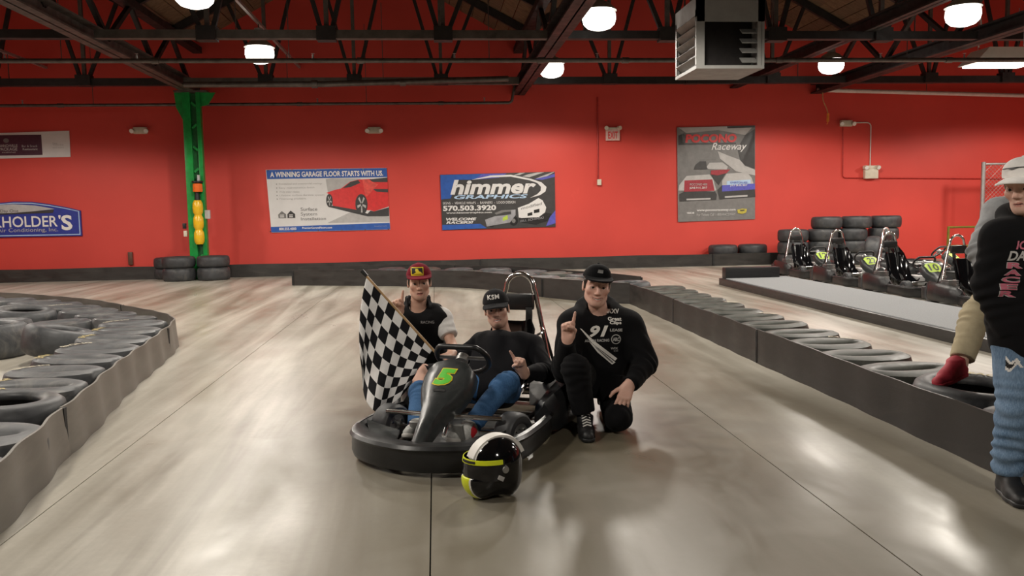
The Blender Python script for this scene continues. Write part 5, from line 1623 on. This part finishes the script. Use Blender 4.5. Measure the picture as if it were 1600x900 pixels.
def neck_hole(F, J, s=1.0, r=.062, depth=.05):
    nk = J['neck']; hd = J['head']; ax = (hd - nk) / np.linalg.norm(hd - nk)
    F.cap(nk - ax * depth + J['H'][1] * .02, nk + ax * .16, r * s, r * 1.05 * s, .012, (), 'sub')

def trousers(J, lo, hi, vox, s=1.0, inf=.022, ankle=.03, shin=.022, waist=.10):
    F = SDF(lo, hi, vox)
    pel = (J['hipR'] + J['hipL']) / 2; nk = J['neck']; up = (nk - pel) / np.linalg.norm(nk - pel)
    F.cap(J['hipR'], J['hipL'], (.098 + inf) * s, None, .04)
    F.cap(pel, pel + up * waist, (.10 + inf * .8) * s, (.10 + inf * .6) * s, .04, [(pel + up * waist, up)])
    for S in 'RL':
        h, kn, an = J['hip' + S], J['kn' + S], J['an' + S]
        ax = (an - kn) / np.linalg.norm(an - kn)
        F.cap(h, kn, (.086 + inf) * s, (.064 + inf * .9) * s, .035); F.cap(kn, an, (.064 + inf * .9) * s, (.042 + shin) * s, .02, [(an - ax * ankle, ax)])
    return F

def garment(name, F, mt, parent, amp=.004, seed=1, joints=(), it=1, mi_fn=None, freq=1.0):
    V, Q = F.surf(); V = relax(V, Q, it); N = vnormals(V, Q); V = folds(V, N, amp, seed, freq, joints); V = relax(V, Q, 1, .3)
    mi = mi_fn(V[Q].mean(1)) if mi_fn else None
    o = link(name, nets_mesh(name, V, Q, mt, None, mi), parent)
    return o, BVHTree.FromPolygons([Vector(v) for v in V], [tuple(q) for q in Q])

def shoe(parent, heel, toe, up, mt, sole, s=1.0, name='shoe', laces=None):
    """heel/toe at sole level"""
    heel = np.array(heel, float); toe = np.array(toe, float); d = toe - heel; L = np.linalg.norm(d); d /= L
    u = np.array(up, float); u -= d * (u @ d); u /= np.linalg.norm(u); sd = np.cross(d, u)
    lo = np.minimum(heel, toe) - .13; hi = np.maximum(heel, toe) + .17
    F = SDF(lo, hi, .005)
    F.cap(heel + d * .04 + u * .040, heel + d * L * .62 + u * .034, .040 * s, .044 * s, .02)
    F.cap(heel + d * L * .55 + u * .034, heel + d * (L - .042) + u * .028, .045 * s, .036 * s, .02)
    F.cap(heel + d * .045 + u * .05, heel + d * .065 + u * .125, .042 * s, .047 * s, .03, [(heel + u * .115, u)])
    F.cap(heel + d * .07 + u * .10, heel + d * L * .6 + u * .05, .042 * s, .034 * s, .03)
    F.half(heel + u * .012, -u)
    V, Q = F.surf(); V = relax(V, Q, 2)
    o = link(name, nets_mesh(name, V, Q, mt), parent)
    G = SDF(lo, hi, .005)
    G.cap(heel + d * .04 + u * .015, heel + d * L * .62 + u * .015, .044 * s, .048 * s, .01); G.cap(heel + d * L * .55 + u * .015, heel + d * (L - .042) + u * .015, .049 * s, .041 * s, .01)
    G.half(heel + u * .024, u); G.half(heel, -u)
    V, Q = G.surf(); link('sole', nets_mesh('sole', V, Q, sole), o)
    if laces:
        m = MB()
        for k in range(5):
            c = heel + d * (.095 + k * .022) + u * (.129 - k * .0105)
            m.tube([c - sd * .026 - u * .004, c + u * .004, c + sd * .026 + d * .012 - u * .004], .0045, 6)
        m.build('laces', laces, o)
    return o

def cap_hat(parent, c, H, s, crown_mt, brim_mt, flat=False, zc=.040, name='cap', tilt=0.0, snap=False):
    T = lambda x, y, z: c + s * (H[0] * x + H[1] * y + H[2] * z)
    lo, hi = c - .24 * s, c + .24 * s
    F = SDF(lo, hi, .004)
    F.ell(T(0, -.010, .040), (.088 * s, .108 * s, .090 * s), H, 0)
    F.ell(T(0, .038, .082), (.066 * s, .056 * s, .050 * s), H, .03)
    F.half(T(0, 0, zc), -(H[2] - H[1] * .06))
    F.ell(T(0, -.012, .034), (.079 * s, .100 * s, .084 * s), H, .0, 'sub')
    V, Q = F.surf(); V = relax(V, Q, 2)
    o = link(name, nets_mesh(name, V, Q, crown_mt), parent)
    bvh = BVHTree.FromPolygons([Vector(v) for v in V], [tuple(q) for q in Q])
    B = SDF(lo, hi, .003)
    cv = .9 if flat else 3.6
    def brim(X, Y, Z):
        X, Y, Z = np.broadcast_arrays(X - c[0], Y - c[1], Z - c[2])
        x = (X * H[0][0] + Y * H[0][1] + Z * H[0][2]) / s; y = (X * H[1][0] + Y * H[1][1] + Z * H[1][2]) / s; z = (X * H[2][0] + Y * H[2][1] + Z * H[2][2]) / s
        e = (np.sqrt((x / .084) ** 2 + ((y - .075) / .108) ** 2) - 1) * .08
        zb = zc + .009 - cv * x * x - (.12 + tilt) * (y - .08)
        dd = np.maximum(e, np.abs(z - zb) - .0050)
        ins = (1 - np.sqrt((x / .084) ** 2 + ((y + .010) / .104) ** 2)) * .08
        return np.maximum(dd, ins) * s
    B.fn(brim, lo, hi)
    V2, Q2 = B.surf(); V2 = relax(V2, Q2, 1, .4)
    link('brim', nets_mesh('brim', V2, Q2, brim_mt), o)
    MB().lathe([(0, .006), (.007, .004), (.009, 0)], T(0, -.010, .1325), 10, Matrix([list(H[0]), list(H[1]), list(H[2])]).transposed()).build('top_button', crown_mt, o)
    return o, bvh

def hat_print(bvh, parent, c, H, s, geo, mt, x, z, off, name='emblem', ml=.02):
    """print centred in geo units (metres) on the front of the crown"""
    o = c + s * (H[0] * (-x) + H[1] * .16 + H[2] * z)
    vs, fs = project_print(bvh, subdivide_geo(geo, ml), o, -H[0], H[2], -H[1], off)
    m = MB(); m.add(vs, fs); return m.build(name, mt, parent, smooth=0)

def hair(parent, c, H, s, mt, back=True, front=.015, zmin=-.05):
    T = lambda x, y, z: c + s * (H[0] * x + H[1] * y + H[2] * z)
    F = SDF(c - .2, c + .2, .004)
    F.ell(T(0, -.014, .034), (.0795 * s, .100 * s, .094 * s), H, 0)
    F.cap(T(-.066, .010, -.01), T(-.070, .022, .03), .012 * s, .012 * s, .02); F.cap(T(.066, .010, -.01), T(.070, .022, .03), .012 * s, .012 * s, .02)
    F.half(T(0, front + .025, 0), H[1] + H[2] * -.1)
    F.half(T(0, -.03, zmin), -(H[2] + H[1] * .35))
    V, Q = F.surf(); N = vnormals(V, Q); V = folds(V, N, .0015, 5, 6)
    return link('hair', nets_mesh('hair', V, Q, mt), parent)

def person(label, J, skin, hands, s=1.0, hs=1.0, vox=.0045, thin=.012, look=None, **face):
    """J: joints; hands: list of (wrist key, d, nrm, side, curls, thumb)"""
    pl = (J['hipR'] + J['hipL']) / 2
    e = tag(empty('person', (pl[0], pl[1], 0)), label, 'person')
    base = A_(pl[0], pl[1], 0)
    JJ = {k: (v if k == 'H' else v - base) for k, v in J.items()}
    pts = {k: v for k, v in JJ.items() if k != 'H'}
    lo, hi = bounds(pts, .16)
    for h in hands: lo = np.minimum(lo, JJ[h[0]] - .21); hi = np.maximum(hi, JJ[h[0]] + .21)
    lo[2] = max(lo[2], -.02)
    F = SDF(lo, hi, vox)
    body_sdf(F, JJ, s, thin)
    head_sdf(F, JJ['head'], J['H'], hs, face.pop('nose', 1.0), face.pop('jaw', 1.0), face.get('smile', 0.0))
    for h in hands: hand_sdf(F, JJ[h[0]], h[1], h[2], h[3], h[4], h[6] if len(h) > 6 else s, h[5])
    V, Q = F.surf(); V = relax(V, Q, 1, .35)
    col = face_tint(V, JJ['head'], J['H'], hs, skin, **face)
    b = link('body', nets_mesh('body', V, Q, M['skin'], col), e)
    g_ = A_(0, 0, CAM_H) - J['head']; g_ /= np.linalg.norm(g_)
    lk = look if look else (float(g_ @ J['H'][0]), float(g_ @ J['H'][2]) * .6)
    eyes(e, JJ['head'], J['H'], hs, lk)
    JJ['H'] = J['H']
    return e, JJ, lo, hi

def ground_print(bvh, parent, o, u, v, d, items, mt, name='print', off=.004, ml=.03):
    m = MB()
    for geo in items:
        vs, fs = project_print(bvh, subdivide_geo(geo, ml), o, u, v, d, off); m.add(vs, fs)
    return m.build(name, mt, parent, smooth=0)
SK1, SK2, SK3, SK4 = (.70, .43, .34), (.65, .40, .30), (.71, .44, .34), (.66, .43, .34)

# ---- kneeling man in the black hoodie
J = dict(head=A_(1.029, 5.30, .893), neck=A_(1.056, 5.36, .715), hipR=A_(.965, 5.42, .26), hipL=A_(1.145, 5.42, .26),
         shR=A_(.880, 5.34, .640), shL=A_(1.245, 5.33, .632), elR=A_(.805, 5.20, .375), wrR=A_(.795, 5.05, .585),
         elL=A_(1.325, 5.22, .385), wrL=A_(1.178, 5.03, .292), knR=A_(.842, 5.03, .405), anR=A_(.895, 5.0, .095), toeR=A_(.885, 4.88, .06),
         knL=A_(1.095, 4.99, .098), anL=A_(1.13, 5.42, .075), toeL=A_(1.13, 5.54, .06), H=frame((-.06, -1, -.06), (.10, -.05, 1)))
e, J, lo, hi = person('kneeling man in a black printed hoodie and black cap pointing one finger up', J, SK1,
                      [('wrR', (.05, -.06, 1), (0, -1, .05), (1, 0, 0), POINT, 'cross', 1.06), ('wrL', (-.42, -.50, -.68), (-.1, .62, -.75), (-1, 0, .2), FLAT, 'out', 1.08)],
                      s=1.04, hs=1.06, smile=1.25, jaw=1.06, brow=(.10, .06, .04))
F = trousers(J, lo, hi, .007, 1.04, .022, .04)
garment('trousers', F, M['blackpants'], e, .004, 3, [(J['knR'], J['anR'] - J['knR'], .13, .005, .05), (J['knL'], J['anL'] - J['knL'], .13, .005, .05)])
F = top_garment(J, lo, hi, .007, 1.04, .034, .034, .005, .05, .02)
nk = J['neck']
for a in np.linspace(-2.3, 2.3, 9):   # hood gathered behind and beside the neck
    p = nk + A_(.095 * math.sin(a), .03 + .085 * math.cos(a), .02 + .045 * math.cos(a))
    F.ell(p, (.047, .045, .05), None, .035)
neck_hole(F, J, 1.04, .070, .02)
hood, hb = garment('hoodie', F, M['blackcloth'], e, .009, 8, [(J['elR'], J['wrR'] - J['elR'], .12, .006, .055), (J['elL'], J['wrL'] - J['elL'], .14, .007, .06)])
o_ = A_(1.045, 5.2, .602) - A_(*e.location); k_ = .00089
tf = lambda s, x0, y0, x1, y1, **kw: (lambda g: ([(x - 360, y - 540) for x, y in g[0]], g[1]))(text_fit(s, x0, y1, x1, y0, **kw))
pg = lambda pts: ([(x - 360, y - 540) for x, y in pts], [tuple(range(len(pts)))])
gp = lambda items, mt, off=.004, name='print', ml=28: ground_print(hb, hood, o_, (k_, 0, 0), (0, 0, -k_), (0, 1, 0), items, mt, name, off, ml)
gp([tf('91', 272, 494, 408, 578, shear=.3, bold=.04)], M['white'])
gp([tf('AUSTIN RACING', 235, 592, 415, 612, bold=.03)], M['plgrey'])
gp([pg([(200, 508), (215, 515), (300, 600), (478, 742), (462, 758), (290, 622)]), pg([(262, 600), (290, 625), (465, 770), (440, 786), (330, 690)])], M['white'], name='slash_print')
gp([pg([(300, 640), (330, 660), (450, 768), (440, 775)])], M['pgrey'], .0055, 'slash_print')
gp([tf('XXV', 412, 384, 505, 414, shear=.3, bold=.04)], M['white'])
gp([tf('Great', 410, 436, 505, 462, bold=.03), tf('Clips', 420, 464, 502, 492, bold=.03)], M['white'])
gp([tf('LEASE', 420, 518, 508, 538, bold=.03)], M['plgrey'])
gp([pg(ell(463, 596, 35, 36, 24)[:13] + ell(463, 596, 29, 30, 24)[:13][::-1]), pg(ell(463, 596, 35, 36, 24)[12:] + [ell(463, 596, 35, 36, 24)[0]] + [ell(463, 596, 29, 30, 24)[0]] + ell(463, 596, 29, 30, 24)[12:][::-1])], M['plgrey'], name='ring_print')
gp([tf('ARC', 440, 582, 488, 610, bold=.04)], M['plgrey'])
gp([tf('WIX', 425, 655, 480, 672, bold=.03), tf('FILTERS', 450, 677, 482, 690)], M['plgrey'])
shoe(e, J['anR'] + A_(.0, .055, -.095), J['anR'] + A_(-.02, -.215, -.095), (0, 0, 1), M['shoeblack'], M['shoeblack'], 1.02, laces=M['white'])
shoe(e, J['anL'] + A_(0, .03, .045), J['anL'] + A_(0, .22, -.055), (0, .65, .76), M['shoeblack'], M['shoeblack'], 1.0)
hair(e, J['head'], J['H'], 1.06, M['hair_d'])
cp, cb = cap_hat(e, J['head'], J['H'], 1.08, M['blackhat'], M['blackhat'], True, zc=.052)
hat_print(cb, cp, J['head'], J['H'], 1.08, ([(-.018, -.008), (.018, -.010), (.02, .010), (-.012, .012)], [(0, 1, 2, 3)]), M['pgrey'], .0, .098, .003)

# ---- man crouching with the flag
J = dict(head=A_(-.126, 5.95, .891), neck=A_(-.141, 6.0, .712), hipR=A_(-.235, 6.12, .27), hipL=A_(-.065, 6.12, .27),
         shR=A_(-.315, 6.02, .632), shL=A_(.030, 6.0, .625), elR=A_(-.385, 5.86, .47), wrR=A_(-.275, 5.74, .690),
         elL=A_(.100, 5.85, .43), wrL=A_(.085, 5.60, .420), knR=A_(-.25, 5.78, .48), anR=A_(-.27, 5.86, .09), toeR=A_(-.28, 5.72, .06),
         knL=A_(-.10, 5.90, .105), anL=A_(-.06, 6.30, .08), toeL=A_(-.06, 6.42, .06), H=frame((.04, -1, -.05), (-.02, 0, 1)))
e, J, lo, hi = person('crouching man in a black vest and maroon cap holding a checkered flag', J, SK2,
                      [('wrR', (.03, -.06, 1), (0, -1, .05), (1, 0, 0), POINT, 'cross', 1.0), ('wrL', (-.55, -.80, .0), (-.1, .0, -1), (.8, -.6, 0), GRIP, 'cross', 1.0)],
                      s=.98, hs=1.0, stubble=.18, brow=(.06, .035, .02))
F = trousers(J, lo, hi, .008, 1.0, .022, .04); garment('trousers', F, M['blackpants'], e, .004, 5)
F = top_garment(J, lo, hi, .006, .98, .010, .009, 0, .06, 0, 'short'); neck_hole(F, J, .98, .056, .0)
garment('shirt', F, M['tee'], e, .004, 6, [(J['shL'] * .5 + J['elL'] * .5, J['elL'] - J['shL'], .09, .004, .05)])
F = top_garment(J, lo, hi, .006, .98, .030, .03, 0, .09, .01, 'none')
for a in np.linspace(-2.2, 2.2, 11):  # standing collar
    p = J['neck'] + A_(.082 * math.sin(a), .01 + .075 * math.cos(a), .045)
    F.cap(p - A_(0, 0, .05), p + A_(0, 0, .02), .018, .014, .02)
F.cap(J['neck'] + A_(0, -.13, -.06), J['neck'] + A_(0, -.12, .2), .028, .07, .01, (), 'sub')
neck_hole(F, J, .98, .066, .01)
for S, sg in (('R', -1), ('L', 1)):   # arm holes
    F.cap(J['sh' + S] + A_(sg * .045, 0, .06), J['sh' + S] + A_(sg * .07, 0, -.2), .065, .06, .015, (), 'sub')
vest, vb = garment('vest', F, M['vest'], e, .003, 9)
k_ = 1 / 217.0 / 3.46
o_ = A_(-.07, 5.85, .617) - A_(*e.location)      # flag-crop point (450,370)
ground_print(vb, vest, o_, (k_, 0, 0), (0, 0, -k_), (0, 1, 0), [(lambda g: ([(x - 450, y - 370) for x, y in g[0]], g[1]))(text_fit('RACING', 412, 382, 482, 368))], M['plgrey'], 'print', .004, 20)
shoe(e, J['anR'] + A_(.0, .06, -.09), J['anR'] + A_(-.02, -.21, -.09), (0, 0, 1), M['shoeblack'], M['sole'])
shoe(e, J['anL'] + A_(0, .03, .045), J['anL'] + A_(0, .22, -.06), (0, .65, .76), M['shoeblack'], M['sole'])
hair(e, J['head'], J['H'], 1.0, M['hair_d'])
cp, cb = cap_hat(e, J['head'], J['H'], 1.04, M['maroonhat'], M['maroonhat'], True, zc=.046)
rect = lambda x0, y0, x1, y1: ([(x0, y0), (x1, y0), (x1, y1), (x0, y1)], [(0, 1, 2, 3)])
hat_print(cb, cp, J['head'], J['H'], 1.04, rect(-.044, -.029, .044, .029), M['yel'], -.012, .086, .003)
hat_print(cb, cp, J['head'], J['H'], 1.04, rect(-.038, -.017, .038, .024), M['dark'], -.012, .086, .0065)
hat_print(cb, cp, J['head'], J['H'], 1.04, ([(-.030, -.017), (.036, -.017), (.026, -.004), (.012, .003), (.006, .018), (-.010, .020), (-.014, .006), (-.008, -.004)], [tuple(range(8))]), M['yel'], -.012, .086, .0095)

# ---- driver seated in the kart
def KW(x, y, z): return A_(*K(x, y, z))
kf = A_(-math.sin(KA), math.cos(KA), 0); kr = A_(math.cos(KA), math.sin(KA), 0)
J = dict(head=KW(.06, -.53, .715), neck=KW(.03, -.565, .55), hipR=KW(.09, -.27, .215), hipL=KW(-.09, -.27, .215), shR=KW(.195, -.575, .468), shL=KW(-.195, -.56, .468),
         elR=KW(.34, -.27, .33), wrR=KW(.36, .03, .37), elL=KW(-.345, -.38, .315), wrL=KW(-.275, -.10, .375),
         knR=KW(.335, .13, .255), anR=KW(.19, .48, .125), toeR=KW(.17, .60, .16), knL=KW(-.25, .13, .345), anL=KW(-.13, .45, .135), toeL=KW(-.105, .57, .155),
         H=frame((-.13, -1, .02), (-.10, .12, 1)))
e, J, lo, hi = person('driver in blue jeans and black sweater sitting in the go-kart, pointing up', J, SK3,
                      [('wrR', kf * .80 - A_(0, 0, .55), -kf * .45 - A_(0, 0, .9), -kr, [(30, 28, 15), (32, 30, 15), (36, 32, 18), (40, 34, 18)], 'rest', 1.0),
                       ('wrL', (-.30, -.30, .9), (-.45, -.85, -.2), (-1, .2, 0), POINT, 'cross', .98)], s=1.0, hs=1.02, goatee=.8, smile=.5, stubble=.25, brow=(.05, .03, .02))
F = trousers(J, lo, hi, .006, 1.0, .008, .02, .014, .06)
garment('jeans', F, M['denim'], e, .004, 7, [(J['knL'], J['anL'] - J['knL'], .12, .005, .045), (J['anL'], J['anL'] - J['knL'], .12, .006, .05), (J['knR'], J['anR'] - J['knR'], .12, .005, .05)])
F = top_garment(J, lo, hi, .006, 1.0, .006, .010, .0, .13, .008); neck_hole(F, J, 1.0, .060, .005)
garment('sweater', F, M['blackcloth2'], e, .008, 4, [(J['elL'], J['wrL'] - J['elL'], .12, .006, .05), (J['elR'], J['wrR'] - J['elR'], .12, .006, .05)])
for S in 'RL':
    an = J['an' + S]; d = J['toe' + S] - an; d /= np.linalg.norm(d); dn = A_(0, 0, -1)
    o = shoe(e, an - d * .06 + dn * .085, an + d * .21 + dn * .06, (0, 0, 1), M['shoewhite'], M['sole'], 1.0)
    ax = J['an' + S] - J['kn' + S]; ax /= np.linalg.norm(ax)
    MB().cyl(an - ax * .01, an + ax * .045, .052, .055, 18).build('shoe_collar', M['redp'], o)
hair(e, J['head'], J['H'], 1.02, M['hair_d'])
cp, cb = cap_hat(e, J['head'], J['H'], 1.05, M['greyhat'], M['greyhat'], False, zc=.038, tilt=.12)
hat_print(cb, cp, J['head'], J['H'], 1.05, ([(x - .040, y - .014) for x, y in text_geo('KSM', .032, bold=.03, spacing=1.12)[0]], text_geo('KSM', .032, bold=.03, spacing=1.12)[1]), M['white'], -.006, .086, .004)

# ---- teenager standing at the edge of the frame
J = dict(head=A_(2.69, 3.60, 1.455), neck=A_(2.735, 3.63, 1.292), hipR=A_(2.69, 3.62, .775), hipL=A_(2.85, 3.64, .775), shR=A_(2.575, 3.60, 1.225), shL=A_(2.925, 3.66, 1.222),
         elR=A_(2.555, 3.63, .99), wrR=A_(2.612, 3.575, .80), elL=A_(2.99, 3.68, .99), wrL=A_(2.97, 3.55, .80),
         knR=A_(2.668, 3.585, .415), anR=A_(2.672, 3.62, .095), toeR=A_(2.63, 3.50, .06), knL=A_(2.86, 3.60, .415), anL=A_(2.87, 3.64, .095), toeL=A_(2.86, 3.52, .06),
         H=frame((-.88, -.55, -.16), (-.10, 0, 1)))
e, J, lo, hi = person('teenager in a white cap, black hoodie and torn jeans standing by the barrier', J, SK4,
                      [('wrR', (.45, .22, -.85), (.6, .3, .6), (0, -1, 0), FLAT, 'rest', .9), ('wrL', (0, -.1, -1), (-1, 0, 0), (0, -1, 0), FLAT, 'rest', .92)], s=.92, hs=.98, jaw=.95, look=(0, -.15), brow=(.14, .08, .05))
F = trousers(J, lo, hi, .006, .92, .020, .01, .030)
def rip(C):
    q = C - (A_(2.600, 3.49, .645) - A_(*e.location)); r = np.abs(q[:, 0]) / .040 + np.abs(q[:, 2] + .012 * np.sin(q[:, 0] * 150)) / .020
    out = np.zeros(len(C), int); out[(q[:, 1] < .075) & (r < 1.5)] = 2; out[(q[:, 1] < .075) & (r < .8)] = 1; return out
garment('jeans', F, [M['denim2'], M['dark'], M['tee']], e, .005, 11, [(J['knR'], (0, 0, 1), .14, .006, .06), (J['anR'] + A_(0, 0, .08), (0, 0, 1), .12, .009, .06)], mi_fn=rip)
F = top_garment(J, lo, hi, .006, .92, .032, .028, -.02, .07, .02)
for a in np.linspace(-2.2, 2.2, 9):
    p = J['neck'] + A_(.09 * math.sin(a) + .01, .03 + .08 * math.cos(a), .02 + .03 * math.cos(a)); F.ell(p, (.042, .042, .045), None, .035)
neck_hole(F, J, .92, .066, .01)
hood, hb = garment('hoodie', F, M['blackcloth'], e, .006, 12, [(J['elR'], J['wrR'] - J['elR'], .14, .007, .06)])
M['pinkp'] = mat('pink_print', (.50, .13, .19), .6)
k_ = 1 / 355.0 / 3.6
o_ = A_(2.590, 3.5, 1.11) - A_(*e.location)         # crop point (270,600)
gp = lambda items, mt, off=.004, name='print', ml=25: ground_print(hb, hood, o_, (k_, 0, 0), (0, 0, -k_), (-.02, 1, 0), items, mt, name, off, ml)
tf = lambda s, x0, y0, x1, y1, **kw: (lambda g: ([(x - 270, y - 600) for x, y in g[0]], g[1]))(text_fit(s, x0, y1, x1, y0, **kw))
def vtext(s, x0, y0, x1, y1, **kw):
    n = len(s); out = []
    for i, ch in enumerate(s):
        h_ = (y1 - y0) / n; sl_ = (x1 - x0) * .25 * (1 - i / n)
        out.append(tf(ch, x0 + sl_, y0 + i * h_ + 3, x1 - (x1 - x0) * .25 + sl_, y0 + (i + 1) * h_ - 3, **kw))
    return out
gp([tf('ICE', 262, 470, 345, 520, bold=.03, shear=.2)], M['pinkp'])
gp([tf('DAVE', 228, 528, 375, 585, bold=.03, shear=.2)], M['plgrey'], .005)
gp(vtext('RACER', 205, 590, 300, 800, bold=.07), M['plgrey'], .004)
gp(vtext('RACER', 209, 592, 296, 798, bold=.035), M['pinkp'], .006)
gp([([(x - 270, y - 600) for x, y in ell(385, 650, 62, 110, 20)], [tuple(range(20))])], M['white'], .005, 'round_print')
for S in 'RL':
    shoe(e, J['an' + S] + A_(.02, .06, -.095), J['an' + S] + A_(-.06, -.20, -.095), (0, 0, 1), M['shoeblack'], M['shoeblack'], .98)
hair(e, J['head'], J['H'], .99, M['hair_l'])
cp, cb = cap_hat(e, J['head'], J['H'], 1.02, M['whitehat'], M['whitehat'], False, zc=.045)
hat_print(cb, cp, J['head'], J['H'], 1.02, ([(-.05, .0), (-.02, .004), (.0, -.002), (.03, .006), (.05, .004), (.05, .008), (.02, .010), (-.01, .003), (-.03, .008), (-.05, .004)], [tuple(range(10))]), M['pdark'], -.01, .09, .004, 'stitched_line')

# ---- person stepping over the barrier behind the teenager
J = dict(head=A_(3.80, 5.02, 1.50), neck=A_(3.755, 5.10, 1.385), hipR=A_(3.66, 5.10, .82), hipL=A_(3.83, 5.12, .82), shR=A_(3.575, 5.0, 1.325), shL=A_(3.93, 5.1, 1.33),
         elR=A_(3.43, 4.97, 1.08), wrR=A_(3.50, 4.86, .87), elL=A_(4.05, 5.05, 1.08), wrL=A_(4.0, 4.9, .87),
         knR=A_(3.34, 4.87, .69), anR=A_(3.17, 4.74, .41), toeR=A_(3.02, 4.66, .36), knL=A_(3.86, 5.02, .45), anL=A_(3.86, 5.12, .095), toeL=A_(3.78, 5.0, .06),
         H=frame((-.5, -.85, -.2), (.05, -.1, 1)))
e, J, lo, hi = person('person in a grey sweater and khaki trousers stepping onto a tyre with a red shoe', J, SK4,
                      [('wrR', (.2, -.3, -.9), (.9, 0, 0), (0, -1, 0), FLAT, 'rest'), ('wrL', (0, -.1, -1), (-1, 0, 0), (0, -1, 0), FLAT, 'rest')], s=1.0, hs=1.0, vox=.005)
F = trousers(J, lo, hi, .008, 1.0, .024, .03, .030); garment('trousers', F, M['khaki'], e, .006, 13, [(J['knR'], J['anR'] - J['knR'], .16, .008, .06)])
F = top_garment(J, lo, hi, .008, 1.0, .034, .034, .0, .05, .02); neck_hole(F, J, 1.0, .064, .0)
garment('sweater', F, M['greyknit'], e, .007, 14, [(J['elR'], J['wrR'] - J['elR'], .16, .009, .06)])
shoe(e, J['anR'] + A_(.04, .02, -.075), J['anR'] + A_(-.23, -.10, -.125), (-.2, 0, 1), M['shoered'], M['shoered'], 1.0)
shoe(e, J['anL'] + A_(.03, .06, -.095), J['anL'] + A_(-.1, -.19, -.095), (0, 0, 1), M['shoered'], M['sole'], 1.0)
hair(e, J['head'], J['H'], 1.0, M['hair_d'])

# ------------------------------------------------------------------ checkered flag
e = tag(empty('checkered_flag', (-.467, 5.62, .966)), 'black and white checkered racing flag on a wooden stick, draped beside the kart', 'flag')
B0 = A_(-.467, 5.62, .966)
A0, A1 = A_(-.467, 5.62, .966), A_(-.040, 5.47, .483)       # along the stick
NU, NV, SUB = 9, 8, 8
def flagpt(u, v):
    top = A0 * (1 - u) + A1 * u
    e0 = A_(-.525, 5.50, .40); e1 = A_(-.195, 5.36, .262); c_ = A_(-.415, 5.30, .135)
    # lower edge: e0 -> c_ -> e1 through a quadratic
    m_ = 2 * c_ - .5 * (e0 + e1)
    bt = e0 * (1 - u) ** 2 + 2 * m_ * u * (1 - u) + e1 * u * u
    p = top * (1 - v) + bt * v
    w = (1 - u) ** .7 * (v ** .8)
    p = p + A_(.016 * math.sin(u * 13 + v) * w, -.050 * math.sin(u * 13 + .6 + v) * w - .015 * math.sin(v * 5 + u * 6) * v, .010 * math.sin(u * 9) * w)
    p = p + A_(-.05 * v * (1 - v) * (1 - u) * 2, 0, 0)
    return p - B0
m = MB(); n1, n2 = NU * SUB, NV * SUB
pts = [[flagpt(i / n1, j / n2) for j in range(n2 + 1)] for i in range(n1 + 1)]
for i in range(n1):
    for j in range(n2):
        m.cur = ((i // SUB) + (j // SUB)) % 2
        m.add([pts[i][j], pts[i + 1][j], pts[i + 1][j + 1], pts[i][j + 1]], [(0, 1, 2, 3)])
me = m.mesh('cloth', [fabric('flag_white', (.72, .71, .70), 300, .1), fabric('flag_black', (.010, .010, .012), 300, .2)], 0)
bm = bmesh.new(); bm.from_mesh(me); bmesh.ops.remove_doubles(bm, verts=bm.verts[:], dist=.0002); bmesh.ops.recalc_face_normals(bm, faces=bm.faces[:]); bm.to_mesh(me); bm.free()
me.polygons.foreach_set('use_smooth', [True] * len(me.polygons))
cl = link('cloth', me, e)
so = cl.modifiers.new('thickness', 'SOLIDIFY'); so.thickness = .0016
d = (A1 - A0) / np.linalg.norm(A1 - A0)
MB().cyl(A0 - B0 - d * .02, A1 - B0 + d * .145, .0085, .0085, 12).build('stick', mat('varnished_wood', (.42, .26, .12), .45, 0, .3, 20), e)
MB().cyl(A0 - B0 - d * .05, A0 - B0 - d * .0, .016, .014, 12).build('stick_cap', M['black'], e)
